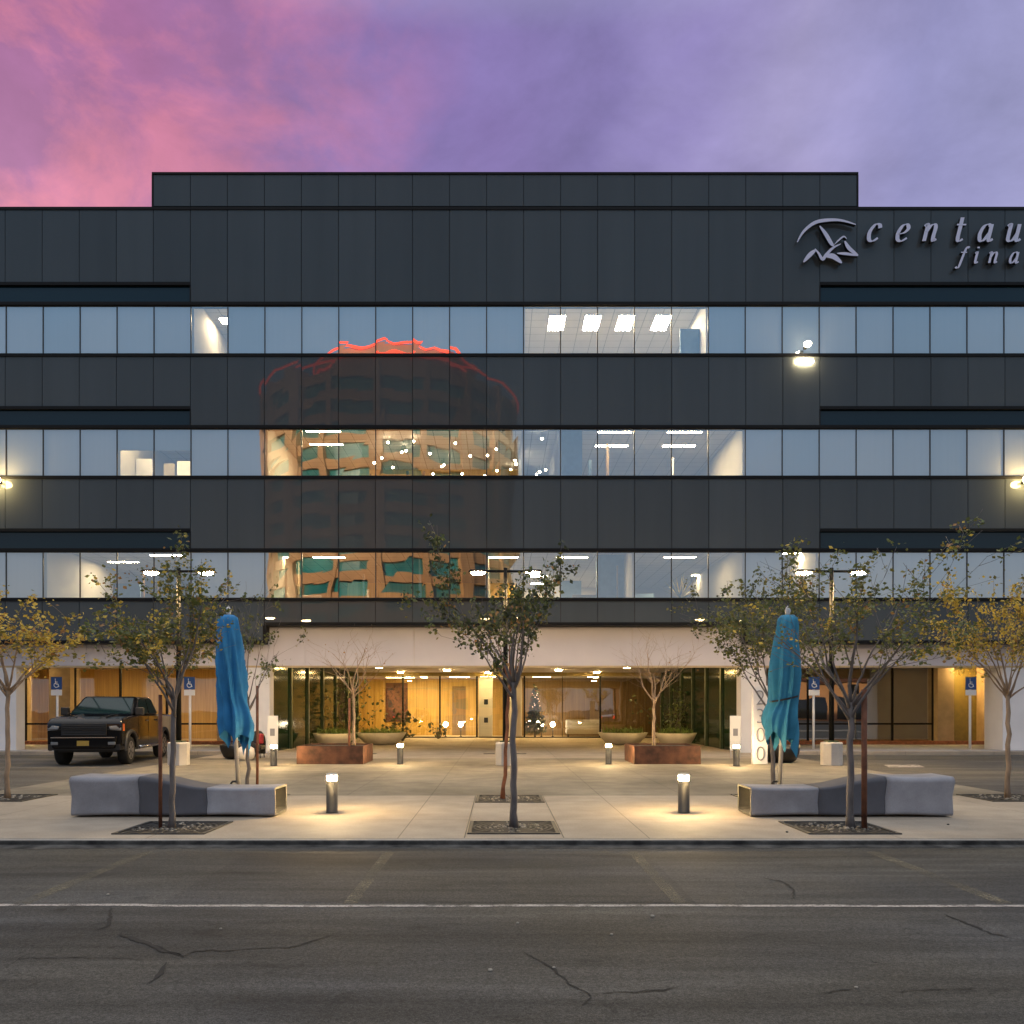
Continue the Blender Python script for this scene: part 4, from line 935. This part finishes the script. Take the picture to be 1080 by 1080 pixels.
def shrub(x, y, z, h, n, lb, seed, mts, name='shrub', size=.2):
    t = thing(name, lb, 'plant', (x, y, z)); rnd = random.Random(seed); w, b = MB(), MB()
    for k in range(9):
        d = Vector((rnd.gauss(0, .38), rnd.gauss(0, .38), 1)).normalized(); pts = [Vector((0, 0, 0)) + d * (h * q / 4) + Vector((rnd.gauss(0, .02), rnd.gauss(0, .02), 0)) * q for q in range(5)]; w.tube(pts, [.014, .012, .01, .008, .005], 5)
        for _ in range(n // 9): leaf(b, pts[rnd.randrange(1, 5)] + Vector((rnd.gauss(0, h * .10), rnd.gauss(0, h * .10), rnd.gauss(0, h * .08))), size, rnd, rnd.randrange(len(mts)))
    w.build('stem', 'bark', t); b.build('foliage', mts, t)
shrub(-4.6, 41.0, 0, 1.5, 110, 'dark leafy shrub before the golden entrance panes', 5, ['lf_dark'], size=.24)
shrub(-3.2, 44.6, 0, .75, 60, 'low dark shrub at the foot of the golden panes', 6, ['lf_dark'], size=.2)
shrub(-7.2, 40.6, 0, 2.6, 420, 'tall dark bamboo like shrub against the left green wall', 7, ['lf_dark', 'lf_green'], size=.17)
shrub(8.2, 40.6, 0, 2.4, 420, 'tall dark bamboo like shrub against the right green wall', 8, ['lf_dark', 'lf_green'], size=.17)
# spiky plant inside the lowest office row
t = thing('spiky_plant', 'spiky yellow green potted plant behind the lowest office windows', 'plant', (X(716, 28.6), 31.2, Z(632) - .45)); a = MB(); a.lathe([(.16, 0), (.22, .45)], n=14); a.build('pot', 'tan', t)
a = MB(); rnd = random.Random(9)
for _ in range(46):
    an = rnd.uniform(0, 6.28); el = rnd.uniform(.15, 1.3); L_ = rnd.uniform(.7, 1.15); d = Vector((math.cos(an) * math.cos(el), math.sin(an) * math.cos(el), math.sin(el))); u = d.cross(Vector((0, 0, 1))).normalized() * .055; p = Vector((0, 0, .6))
    a.face([p - u, p + u, p + d * L_], rnd.randrange(2))
a.tube([(0, 0, .4), (0, 0, .8)], .04, 8, 0); a.build('leaves', ['lf_yellow', 'lf_green'], t)

# ---------------------------------------------------------------- umbrellas
def umbrella(x, y, lean, mt, lb, seed):
    rnd = random.Random(seed); t = thing('patio_umbrella', lb, 'umbrella', (x, y, 0))
    top = 3.16
    ax = lambda z: lean * z / top
    a = MB(); a.lathe([(.27, 0), (.27, .05), (.06, .07), (.045, .3)], n=24); a.build('base', 'steel', t)
    a = MB(); a.tube([(0, 0, .3), (ax(3.08), 0, 3.08)], .034, 12); a.build('pole', 'alu', t)
    a = MB(); a.tube([(-.03, 0, .42), (-.1, 0, .42), (-.12, -.02, .38)], .018, 8); a.build('crank_handle', 'black', t)
    a = MB(); a.lathe([(.05, 3.08), (.035, 3.12), (.05, 3.17), (.03, 3.22), (.008, 3.25)], c=(ax(3.1), 0, 0), n=12); a.build('finial', 'alu', t)
    a = MB(); n = 64; zs = [3.1, 3.06, 3.0, 2.9, 2.75, 2.55, 2.35, 2.15, 1.95, 1.8, 1.68, 1.58, 1.46, 1.32, 1.18, 1.05]
    rb = [.09, .15, .165, .175, .19, .205, .215, .22, .215, .205, .205, .22, .25, .26, .25, .23]
    ph = [rnd.uniform(0, 6.28) for _ in range(8)]; rings = []; n = 120
    sharp = lambda x: 1 - 2 * abs(math.sin(x * .5)) ** .7
    for i, z in enumerate(zs):
        ring = []; q = i / (len(zs) - 1)
        for k in range(n):
            th = 2 * math.pi * k / n
            tw = th + .25 * math.sin(3.1 * q + ph[0]) + .12 * math.sin(7 * q + ph[1])
            fold = (.05 + .17 * min(1, q * 2.2)) * sharp(8 * tw) + .10 * q * sharp(5 * tw + ph[1] + 2 * q) + .05 * math.cos(13 * th + ph[2] + 6 * q) + .16 * q * math.cos(3 * th + ph[3] + q) + .06 * math.sin(9 * q + 2 * th + ph[5])
            r = rb[i] * (1 + fold)
            zz = z
            if i >= 11:
                g = (i - 10) / 5
                zz = z + .15 * g * sharp(4 * th + ph[4]) * -1 - .02 * g + .10 * g * math.cos(th + ph[5])
            ring.append((ax(z) - lean * .35 * max(0, math.sin((q - .62) * 6)) * (q > .62) + r * math.cos(th), r * math.sin(th), zz))
        rings.append(ring)
    a.rings(rings, 0, True, True, False); c = a.build('canopy', mt, t)
    a = MB(); rr = []
    for zz in (1.74, 1.77):
        rr.append([(ax(zz) + .225 * math.cos(2 * math.pi * k / 24), .225 * math.sin(2 * math.pi * k / 24), zz + .05 * math.cos(2 * math.pi * k / 24)) for k in range(24)])
    a.rings(rr, 0, True, False, False)
    if mt == 'teal': a.build('tie_strap', 'steel', t)
umbrella(-4.19, 13.75, -.17, 'blue', 'closed blue patio umbrella standing behind the left bench', 4)
umbrella(4.52, 13.75, .14, 'teal', 'closed teal blue patio umbrella standing behind the right bench', 9)
# round dark lounge seats by the umbrellas
def lounge(px0, px1, py, lb, nm='round_lounger'):
    m = (py - HY) / EYE; y = F_PX / m + .5; x0, x1 = (px0 - HX) / m, (px1 - HX) / m; r = (x1 - x0) / 2
    t = thing(nm, lb, 'seat', ((x0 + x1) / 2, y, 0)); a = MB()
    a.lathe([(r * .62, 0), (r * .8, .06), (r * .95, .25), (r, .42), (r * .97, .46), (r * .88, .44), (r * .8, .36)], n=32); a.build('shell', 'black', t)
    a = MB(); a.lathe([(r * .78, .365), (r * .8, .45), (r * .7, .5), (r * .1, .52)], n=28); a.build('cushion', 'steel', t)
lounge(227, 269, 801, 'low round black lounge seat behind the left umbrella'); lounge(806, 849, 805, 'low round black lounge seat behind the right umbrella')
p = G(263, 801); t = thing('pouf', 'round off white pouf between the left umbrella and the thin tree', 'pouf', (p.x, p.y - .35, 0)); a = MB(); a.lathe([(.17, 0), (.24, .05), (.27, .2), (.24, .36), (.15, .42), (.02, .43)], n=24); a.build('cover', 'white', t)
p = G(270, 799); t = thing('lounge_chair', 'black rounded lounge chair with a red cushion behind the thin left tree', 'chair', (p.x, p.y, 0)); a = MB()
pts = []
for k in range(9): an = math.pi * k / 8; pts.append((.27 * math.cos(an), 0, .52 + .36 * math.sin(an)))
ring0 = [(x, .1 + .3 * (1 - abs(x) / .3) * .4, z) for x, _, z in pts] ; ring0 += [(-.27, .1, .12), (.27, .1, .12)]
a.rings([[(x, y, z) for x, y, z in ring0], [(x, y + .1, z) for x, y, z in ring0]], 0, False); a.build('backrest', 'black', t, bevel=.02)
a = MB(); a.box(-.28, .28, -.4, .12, .26, .42); a.build('seat', 'black', t, bevel=.06)
a = MB(); a.box(.02, .24, -.1, .08, .44, .78); a.build('cushion', 'red', t, bevel=.05)
for sx in (-1, 1):
    for sy in (-.36, .1):
        a = MB(); a.tube([(sx * .24, sy, 0), (sx * .22, sy, .27)], .015, 6); a.build('leg', 'steel', t)

# ---------------------------------------------------------------- signs on the plaza
def disabled_sign(px, lb):
    m = 28.7; x = (px - HX) / m; y = F_PX / m
    t = thing('parking_sign', lb, 'sign', (x, y, .09)); a = MB(); a.tube([(0, 0, 0), (0, 0, 2.6)], .045, 10); a.build('post', 'signwhite', t)
    a = MB(); a.box(-.2, .2, -.07, -.05, 2.2, 2.66); p_ = a.build('sign_plate', 'signblue', t, bevel=.008); 
    a = MB(); a.box(-.2, .2, -.07, -.05, 1.98, 2.185); a.build('lower_plate', 'signwhite', t, bevel=.005)
    a = MB()                     # wheelchair user symbol
    def st(pp, w):
        pts = [Vector(q) for q in pp]; n = len(pts)
        for i in range(n - 1):
            d = (pts[i + 1] - pts[i]).normalized(); nn = Vector((-d.y, d.x)) * w
            A, B_, C, D = pts[i] - nn, pts[i] + nn, pts[i + 1] + nn, pts[i + 1] - nn
            a.face([(q.x, -.0735 - .0006 * i, q.y) for q in (A, B_, C, D)])
    st([(.0 + .085 * math.cos(math.radians(k)), 2.36 + .085 * math.sin(math.radians(k))) for k in range(120, 361, 20)], .014)
    st([(-.035, 2.53), (-.02, 2.40), (.06, 2.40), (.095, 2.29)], .017); st([(-.03, 2.47), (.05, 2.47)], .013)
    st([(-.055, 2.575), (-.02, 2.575)], .02); a.build('symbol', 'signwhite', p_)
disabled_sign(60.5, 'blue accessible parking sign on a white post left behind the truck'); disabled_sign(200.5, 'blue accessible parking sign right of the truck beside the left umbrella')
disabled_sign(858, 'blue accessible parking sign between the right umbrella and the right lamp base'); disabled_sign(1023, 'blue accessible parking sign before the far right golden panels')
# address slab
p = G(802, 806); t = thing('address_sign', 'tall white address slab with stacked grey numerals beside the right pillar', 'sign', (p.x, p.y, 0))
mm = (806 - HY) / EYE; a = MB(); a.box(-.21, .21, 0, .16, 0, 2.25); a.build('slab', 'plaster', t, bevel=.008)
for k, ch in enumerate('2300'):
    c = bpy.data.curves.new('numeral', 'FONT'); c.body = ch; c.size = .62; c.extrude = .012; c.align_x = 'CENTER'; c.offset = -.012; c.resolution_u = 3
    tmp = bpy.data.objects.new('tmp', c); COL.objects.link(tmp); c.materials.append(M['numeral']); bpy.context.view_layer.update(); me = bpy.data.meshes.new_from_object(tmp.evaluated_get(bpy.context.evaluated_depsgraph_get())); bpy.data.objects.remove(tmp)
    o = bpy.data.objects.new('numeral', me); COL.objects.link(o); o.parent = t; o.rotation_euler = (R(90), 0, 0); o.location = (.0, -.016, 1.70 - .535 * k)
for px, lb in ((287.5, 'white freestanding info panel behind the left outer bollard'), (775.5, 'white freestanding info panel behind the right outer bollard')):
    m = 33.0; t = thing('info_panel', lb, 'sign', ((px - HX) / m, F_PX / m, 0)); a = MB(); a.box(-.17, .17, -.02, .02, .25, 1.36); a.build('panel', 'signwhite', t, bevel=.006)
    a = MB(); a.box(-.075, .075, -.024, -.021, .72, .95); a.build('emblem_plate', 'numeral', t)
    for s in (-.14, .14):
        a = MB(); a.box(s - .015, s + .015, -.015, .015, 0, .249); a.build('leg', 'alu', t)

# ---------------------------------------------------------------- lobby objects
t = thing('christmas_tree', 'decorated conifer with white lights behind the entrance glass', 'christmas tree', ((564 - HX) / 18.9, 47.5, 0)); a = MB(); a.tube([(0, 0, 0), (0, 0, 2.6)], [.06, .01], 8); a.build('trunk', 'bark', t); a, b, c = MB(), MB(), MB(); rnd = random.Random(12)
for _ in range(900):
    z = 2.7 * (1 - math.sqrt(rnd.random())) + .25; rr = .62 * (1 - (z - .25) / 2.75) * math.sqrt(rnd.random()); an = rnd.uniform(0, 6.28); leaf(a, Vector((rr * math.cos(an), rr * math.sin(an), z)), .16, rnd, 0)
for _ in range(34):
    z = rnd.uniform(.35, 2.6); rr = .66 * (1 - (z - .25) / 2.75); an = rnd.uniform(0, 6.28); s = rnd.uniform(.02, .04)
    (b if rnd.random() < .55 else c).lathe([(.005, -s), (s, 0), (.005, s)], c=(rr * math.cos(an), rr * math.sin(an), z), n=6)
a.build('foliage', 'lf_dark', t); b.build('string_light', 'xmasl', t); c.build('bauble', 'ornament', t)
for px, py, lb in ((470, 764, 'small glowing floor lantern left of the lobby door'), (486, 764, 'small glowing floor lantern right of the lobby door'), (571, 763, 'small glowing lantern at the right foot of the decorated tree'), (583, 765, 'small glowing lantern further right of the decorated tree')):
    m = 18.7; t = thing('lantern', lb, 'lantern', ((px - HX) / m, F_PX / m, 0)); a = MB(); a.lathe([(.02, .55), (.11, .6), (.13, .7), (.1, .8), (.02, .83)], n=12); a.build('globe', 'globe', t); a = MB(); a.lathe([(.1, 0), (.03, .04), (.03, .549)], n=10); a.build('stand', 'trim', t)
t = thing('sofa', 'low grey sofa in the brown panelled lobby on the right', 'sofa', (4.8, 48.2, 0)); a = MB(); a.box(-1, 1, -.4, .4, .15, .45); a.build('seat', 'intwall', t, bevel=.05); a = MB(); a.box(-1, 1, .3, .5, .451, .95); a.build('backrest', 'intwall', t, bevel=.05)
for s in (-.9, .9):
    a = MB(); a.box(s - .04, s + .04, -.3, -.22, 0, .149); a.build('leg', 'trim', t)

# ---------------------------------------------------------------- vehicles
def extrude_profile(mb, prof, y0, y1, mi=0, inset=None):
    n = len(prof); mb.rings([[(x, y0, z) for x, z in prof], [(x, y1, z) for x, z in prof]], mi, False, True, True)
def wheel(t, x, y, r, w, sgn):
    a = MB(); prof = [(r * .62, -w / 2), (r * .9, -w / 2), (r, -w / 2 + .04), (r, w / 2 - .04), (r * .9, w / 2), (r * .62, w / 2)]; n = 28
    a.rings([[(x + q * math.cos(2 * math.pi * k / n), y + h, r + q * math.sin(2 * math.pi * k / n)) for k in range(n)] for q, h in prof], 0, True, True, True); wh = a.build('wheel', 'tyre', t)
    a = MB(); yy = y + sgn * (w / 2 + .004)
    for k in range(6):
        an = 2 * math.pi * k / 6; d = Vector((math.cos(an), math.sin(an))); nn = Vector((-d.y, d.x)); p0, p1 = d * .05, d * r * .6
        q = [p0 - nn * .05, p1 - nn * .075, p1 + nn * .075, p0 + nn * .05]; a.face([(x + v.x, yy, r + v.y) for v in q])
    a.rings([[(x + q * r * math.cos(2 * math.pi * k / n), yy - sgn * .002, r + q * r * math.sin(2 * math.pi * k / n)) for k in range(n)] for q in (.56, .66)], 0, False, False, False)
    a.rings([[(x + .07 * math.cos(2 * math.pi * k / 12), yy + h, r + .07 * math.sin(2 * math.pi * k / 12)) for k in range(12)] for h in (0, sgn * .02)], 0, False, False, True)
    a.build('rim', 'rim', wh)
def arch(cx, r, z0, n=9): return [(cx + r * math.cos(math.pi * k / n), max(z0, .40 + r * math.sin(math.pi * k / n))) for k in range(n + 1)]
def truck(label, loc, rz):
    t = thing('pickup_truck', label, 'truck', loc, rz); W = 1.0
    a = MB()                     # local x forward; front bumper at x=0
    fx, rx, wr = -.98, -4.62, .50
    body = [(-.12, .62), (-.10, 1.18), (-.22, 1.31), (-.6, 1.37), (-1.55, 1.43), (-4.05, 1.43), (-5.75, 1.42), (-5.8, 1.3), (-5.8, .62)] + [(x, z) for x, z in reversed(arch(rx, wr, .55))] + [(-3.9, .5), (-1.7, .5)] + [(x, z) for x, z in reversed(arch(fx, wr, .55))]
    # arches run front to back along the underside; reverse for a single outline
    low = [(-5.8, .58)] + [(x, z) for x, z in sorted(arch(rx, wr, .55), key=lambda q: q[0])] + [(-3.9, .46), (-1.7, .46)] + [(x, z) for x, z in sorted(arch(fx, wr, .55), key=lambda q: q[0])] + [(-.12, .58)]
    outline = [(-.10, 1.12), (-.13, 1.24), (-.26, 1.33), (-.7, 1.39), (-1.5, 1.43), (-4.05, 1.43), (-5.72, 1.42), (-5.8, 1.34)] + low
    extrude_profile(a, outline, -W, W); o = a.build('body', 'paintblk', t, bevel=.085, seg=4)
    a = MB(); a.box(-.5, .02 - .1, -.96, .96, .45, .62); a.box(-5.6, -.4, -.8, .8, .38, .5); a.build('underbody', 'plastic', t)
    # cab
    for s in (-1, 1):
        a = MB(); a.hexa([(-1.35, s * .5 - .1, 1.40), (-.35, s * .42 - .1, 1.33), (-.35, s * .42 + .1, 1.33), (-1.35, s * .5 + .1, 1.40), (-1.35, s * .5 - .05, 1.475), (-.42, s * .42 - .05, 1.40), (-.42, s * .42 + .05, 1.40), (-1.35, s * .5 + .05, 1.475)]); a.build('hood_ridge', 'paintblk', t, bevel=.02)
        wb, wt = .96, .78
    zb, zt2 = 1.432, 1.99
    x0b, x0t, x1t, x1b = -1.42, -2.35, -3.75, -4.1
    a = MB(); a.hexa([(x1b, -wb, zb), (x0b, -wb, zb), (x0b, wb, zb), (x1b, wb, zb), (x1t, -wt, zt2), (x0t, -wt, zt2), (x0t, wt, zt2), (x1t, wt, zt2)]); cab = a.build('cab', 'paintblk', t, bevel=.11, seg=4)
    def on(p0, p1, p2, p3, off): 
        p = [Vector(q) for q in (p0, p1, p2, p3)]; n = (p[1] - p[0]).cross(p[3] - p[0]).normalized() * off; return [q + n for q in p]
    def L3(a_, b_, k): return Vector(a_).lerp(Vector(b_), k)
    A, B_, C, D = Vector((x0b, -wb, zb)), Vector((x0b, wb, zb)), Vector((x0t, wt, zt2)), Vector((x0t, -wt, zt2))
    def inset(A, B_, C, D, u0, u1, v0, v1, off):
        f = lambda u, v: A.lerp(B_, u).lerp(D.lerp(C, u), v); return on(f(u0, v0), f(u1, v0), f(u1, v1), f(u0, v1), off)
    a = MB(); a.face(inset(A, B_, C, D, .06, .94, .06, .90, .008)); a.build('windscreen', 'carglass', cab)
    for s in (-1, 1):
        A2, B2, C2, D2 = Vector((x1b, s * wb, zb)), Vector((x0b, s * wb, zb)), Vector((x0t, s * wt, zt2)), Vector((x1t, s * wt, zt2))
        for u0, u1 in ((.06, .42), (.47, .90)):
            a = MB(); a.face(inset(A2, B2, C2, D2, u0, u1, .08, .86, .008 if s < 0 else -.008)); a.build('side_window', 'carglass', cab)
        a = MB(); a.box(-1.75, -1.55, s * 1.06 - .11, s * 1.06 + .11, 1.42, 1.66); a.box(-1.7, -1.62, s * .98 - .06, s * .98 + .06, 1.44, 1.5); a.build('mirror', 'plastic', t, bevel=.03)
        for k, (xa, xb) in enumerate(((-2.72, -1.72), (-3.7, -2.76))):
            a = MB(); a.box(xa, xb, s * (W + .001) - .006, s * (W + .001) + .006, .62, 1.40); d_ = a.build('door', 'paintblk', t, bevel=.004); a = MB(); a.box(xa + .06, xa + .26, s * 1.02 - .02, s * 1.02 + .02, 1.24, 1.28); a.build('handle', 'plastic', d_, bevel=.008)
        a = MB(); a.tube([(-3.7, s * 1.02, .47), (-1.65, s * 1.02, .47)], .05, 10); a.build('side_step', 'chrome', t)
        a = MB(); a.hexa([(-.14, s * .70, 1.02), (-.06, s * .70, 1.02), (-.10, s * .985, 1.0), (-.3, s * .985, 1.0), (-.14, s * .66, 1.12), (-.08, s * .66, 1.12), (-.12, s * .985, 1.17), (-.36, s * .985, 1.17)]); h = a.build('headlight', 'headl', t, bevel=.015)
        a = MB(); a.box(-.36, -.22, s * .992 - .014, s * .992 + .014, .99, 1.19); a.build('indicator', 'amber', h)
        a = MB(); a.box(-.06, .008, s * .76 - .10, s * .76 + .10, .60, .69); a.build('fog_light', 'headl', t, bevel=.02)
        wheel(t, fx, s * .86, .41, .28, s); wheel(t, rx, s * .86, .41, .28, s)
        n = 14
        for cx in (fx, rx):
            a = MB(); rr = [[(cx + q * math.cos(math.pi * k / n), s * y, .42 + q * math.sin(math.pi * k / n)) for k in range(n + 1)] for q, y in ((.50, 1.0), (.50, 1.05), (.58, 1.05), (.60, 1.0))]
            a.rings(rr, 0, True, False, False, closed=False); a.build('wheel_arch', 'plastic', t)
    a = MB(); a.box(-.16, -.055, -.60, .60, .86, 1.20)
    for k in range(5): a.box(-.056, -.035, -.58, .58, .88 + k * .062, .905 + k * .062)
    g = a.build('grille', 'plastic', t, bevel=.01)
    a = MB(); a.box(-.034, -.024, -.95, .95, 1.035, 1.05); a.build('grille_bar', 'steel', g)
    a = MB(); a.hexa([(-.3, -.97, .5), (.0, -.80, .5), (.0, .80, .5), (-.3, .97, .5), (-.3, -.985, .84), (.0, -.86, .84), (.0, .86, .84), (-.3, .985, .84)]); a.build('bumper', 'paintblk', t, bevel=.04)
    a = MB(); a.box(.001, .012, -.16, .16, .58, .72); a.build('licence_plate', 'plate', t)
    a = MB(); a.box(.001, .03, -.85, .85, .80, .82); a.build('bumper_trim', 'chrome', t)
    a = MB(); a.box(-5.75, -4.1, -.86, .86, 1.431, 1.436); a.build('bed_cover', 'plastic', t)
    return t
truck('black crew cab pickup truck parked in the left lot facing the road', (-11.62, 23.85, -.03), R(-90 + 7))
def car(label, loc, rz, paint):
    t = thing('parked_car', label, 'car', loc, rz); a = MB()
    low = [(-4.5, .4)] + sorted(arch(-3.55, .36, .35), key=lambda q: q[0]) + sorted(arch(-.9, .36, .35), key=lambda q: q[0]) + [(-.05, .4)]
    extrude_profile(a, [(0, .65), (-.2, .78), (-1.2, .92), (-4.2, .98), (-4.5, .85)] + low, -.88, .88); a.build('body', paint, t, bevel=.05)
    a = MB(); a.hexa([(-3.9, -.82, .97), (-1.2, -.82, .93), (-1.2, .82, .93), (-3.9, .82, .97), (-3.3, -.62, 1.45), (-2.0, -.62, 1.45), (-2.0, .62, 1.45), (-3.3, .62, 1.45)]); a.build('cabin', 'carglass', t, bevel=.04)
    for s in (-1, 1):
        for x in (-.9, -3.55): wheel(t, x, s * .78, .32, .2, s)
        a = MB(); a.box(-4.515, -4.49, s * .7 - .15, s * .7 + .15, .72, .85); a.build('tail_light', 'redlamp', t)
for i, (x, y, rz, pt) in enumerate(((6.0, -4.5, 90, 'whitecar'), (8.9, -4.2, 90, 'paintblk'), (11.8, -4.6, -90, 'chrome'), (-9.2, -5, 90, 'whitecar'), (-12.2, -5, -90, 'paintblk'))):
    car(('white', 'black', 'silver', 'white', 'black')[i] + ' car parked across the lot, mirrored in the ' + ('right', 'right', 'right', 'left', 'left')[i] + ' shop glass', (x, y, -.12), R(rz), pt)

t = thing('low_building', 'low orange brown building across the lot, mirrored in the right shop glass', 'building', (46, -45, -.12))
a = MB(); a.box(-26, 26, -12, 0, 0, 5.2); a.build('wall', 'brick', t)
a = MB(); a.box(-26.4, 26.4, -12.4, .6, 5.201, 6.0); a.build('roof', 'corten', t)
for k in range(8):
    a = MB(); a.box(-24 + k * 6.2, -19.5 + k * 6.2, .003, .06, .3, 3.2); a.build('shop_window', 'carglass', t)
# ---------------------------------------------------------------- light, sky and camera
SUN_EL, SUN_AZ = R(13), R(-27)    # low sun behind the building, from the left
w = bpy.data.worlds.new('World'); scene.world = w; w.use_nodes = True; nt = w.node_tree; nt.nodes.clear(); L = nt.links.new
out = nt.nodes.new('ShaderNodeOutputWorld'); bg = nt.nodes.new('ShaderNodeBackground'); bg.inputs[1].default_value = 0.1; L(bg.outputs[0], out.inputs[0])
sky = nt.nodes.new('ShaderNodeTexSky'); sky.sky_type = 'NISHITA'; sky.sun_disc = False; sky.sun_elevation = SUN_EL; sky.sun_rotation = SUN_AZ
tc = nt.nodes.new('ShaderNodeTexCoord'); sp = nt.nodes.new('ShaderNodeSeparateXYZ'); L(tc.outputs['Generated'], sp.inputs[0])
def math_(op, a, b=None):
    n = nt.nodes.new('ShaderNodeMath'); n.operation = op
    for i, q in enumerate((a, b)):
        if q is None: continue
        if isinstance(q, (int, float)): n.inputs[i].default_value = q
        else: L(q, n.inputs[i])
    return n.outputs[0]
def noise_(sc, det, st, rot=(0, 0, 0), rough=.55, dist=0.0):
    mp = nt.nodes.new('ShaderNodeMapping'); mp.inputs['Scale'].default_value = st; mp.inputs['Rotation'].default_value = rot; L(tc.outputs['Generated'], mp.inputs[0])
    n = nt.nodes.new('ShaderNodeTexNoise'); n.inputs['Scale'].default_value = sc; n.inputs['Detail'].default_value = det; n.inputs['Roughness'].default_value = rough; n.inputs['Distortion'].default_value = dist
    L(mp.outputs[0], n.inputs['Vector']); return n.outputs['Fac']
def ramp_(f, stops, interp='LINEAR'):
    r = nt.nodes.new('ShaderNodeValToRGB'); r.color_ramp.interpolation = interp; e = r.color_ramp.elements
    while len(e) < len(stops): e.new(.5)
    for q, (p_, c_) in zip(e, stops): q.position = p_; q.color = lin(c_)
    L(f, r.inputs[0]); return r.outputs[0]
def mix_(f, a, b):
    n = nt.nodes.new('ShaderNodeMix'); n.data_type = 'RGBA'; L(f, n.inputs[0]) if not isinstance(f, float) else setattr(n.inputs[0], 'default_value', f)
    L(a, n.inputs[6]); L(b, n.inputs[7]); return n.outputs[2]
# lower clouds seen over the roof: pink at the left, violet in the middle, lavender at the right
fx = math_('ADD', math_('MULTIPLY', sp.outputs[0], 1.05), .5)
nz = noise_(2.4, 7, (1, 1, 1.5), (0, R(28), 0), .55, .0)
fx2 = math_('ADD', fx, math_('MULTIPLY', math_('SUBTRACT', nz, .5), .42))
base = ramp_(fx2, [(.0, (.33, .115, .27)), (.17, (.36, .12, .29)), (.30, (.30, .135, .33)), (.45, (.22, .15, .39)), (.58, (.235, .185, .43)), (.72, (.33, .29, .50)), (.86, (.285, .27, .50)), (1, (.33, .32, .55))])
puff = noise_(9.0, 9, (1, 1, 1.5), (0, R(24), R(10)), .60, .25)
glow = math_('MULTIPLY', ramp_(puff, [(.43, (0, 0, 0)), (.63, (1, 1, 1))]), ramp_(fx, [(.05, (1, 1, 1)), (.48, (0, 0, 0))]))
pink = nt.nodes.new('ShaderNodeRGB'); pink.outputs[0].default_value = (.70, .20, .30, 1)
front = mix_(math_('MULTIPLY', glow, .9), base, pink.outputs[0])
shade = noise_(5.5, 9, (1, 1, 1.7), (0, R(-30), R(40)), .6, .2)
vs = nt.nodes.new('ShaderNodeVectorMath'); vs.operation = 'SCALE'; L(front, vs.inputs[0]); L(math_('ADD', math_('MULTIPLY', shade, 1.15), .44), vs.inputs['Scale'])
front = vs.outputs[0]
# the rest of the dome: pale lavender overhead, blue grey opposite the sunset
up = nt.nodes.new('ShaderNodeRGB'); up.outputs[0].default_value = (1.15, 1.12, 1.12, 1)
fm = math_('MULTIPLY', ramp_(sp.outputs[2], [(.62, (1, 1, 1)), (.80, (0, 0, 0))]), ramp_(sp.outputs[1], [(.30, (0, 0, 0)), (.60, (1, 1, 1))]))
back = ramp_(sp.outputs[2], [(.0, (.42, .42, .44)), (.25, (.30, .40, .54)), (.45, (.26, .46, .70)), (.62, (.55, .65, .85)), (.8, (1.3, 1.27, 1.27))])
bn = noise_(2.0, 5, (1, 1, 2.5)); vb = nt.nodes.new('ShaderNodeVectorMath'); vb.operation = 'SCALE'; L(back, vb.inputs[0]); L(math_('ADD', math_('MULTIPLY', bn, .5), .75), vb.inputs['Scale'])
tot = mix_(fm, vb.outputs[0], front)
v10 = nt.nodes.new('ShaderNodeVectorMath'); v10.operation = 'SCALE'; v10.inputs['Scale'].default_value = 10; L(tot, v10.inputs[0])
vsk = nt.nodes.new('ShaderNodeVectorMath'); vsk.operation = 'SCALE'; vsk.inputs['Scale'].default_value = .12; L(sky.outputs[0], vsk.inputs[0])
va = nt.nodes.new('ShaderNodeVectorMath'); va.operation = 'ADD'; L(v10.outputs[0], va.inputs[0]); L(vsk.outputs[0], va.inputs[1]); L(va.outputs[0], bg.inputs[0])

sl = bpy.data.lights.new('sun', 'SUN'); sl.energy = 4.5; sl.angle = R(.5); sl.color = (1, .80, .56); so = bpy.data.objects.new('sun', sl); COL.objects.link(so)
sd = Vector((math.sin(SUN_AZ) * math.cos(SUN_EL), math.cos(SUN_AZ) * math.cos(SUN_EL), math.sin(SUN_EL)))
so.rotation_euler = (-sd).to_track_quat('-Z', 'Y').to_euler(); so.location = sd * 80

cam = bpy.data.cameras.new('camera'); co = bpy.data.objects.new('camera', cam); COL.objects.link(co)
co.location = (0, 0, EYE); co.rotation_euler = (R(90), 0, 0); cam.sensor_width = 36; cam.sensor_fit = 'HORIZONTAL'; cam.lens = 36 * F_PX / 1080
cam.shift_x = (540 - HX) / 1080; cam.shift_y = (HY - 540) / 1080; cam.clip_end = 2000
scene.camera = co
scene.render.resolution_x = scene.render.resolution_y = 1024
scene.render.engine = 'CYCLES'
scene.view_settings.view_transform = 'Standard'; scene.view_settings.look = 'None'; scene.view_settings.exposure = 0; scene.view_settings.gamma = 1
cy = scene.cycles
cy.use_denoising = True
try: cy.denoiser = 'OPENIMAGEDENOISE'
except Exception: pass
cy.max_bounces = 6; cy.diffuse_bounces = 3; cy.glossy_bounces = 4; cy.transparent_max_bounces = 12; cy.transmission_bounces = 4
cy.sample_clamp_indirect = 4.0; cy.caustics_reflective = False; cy.caustics_refractive = False
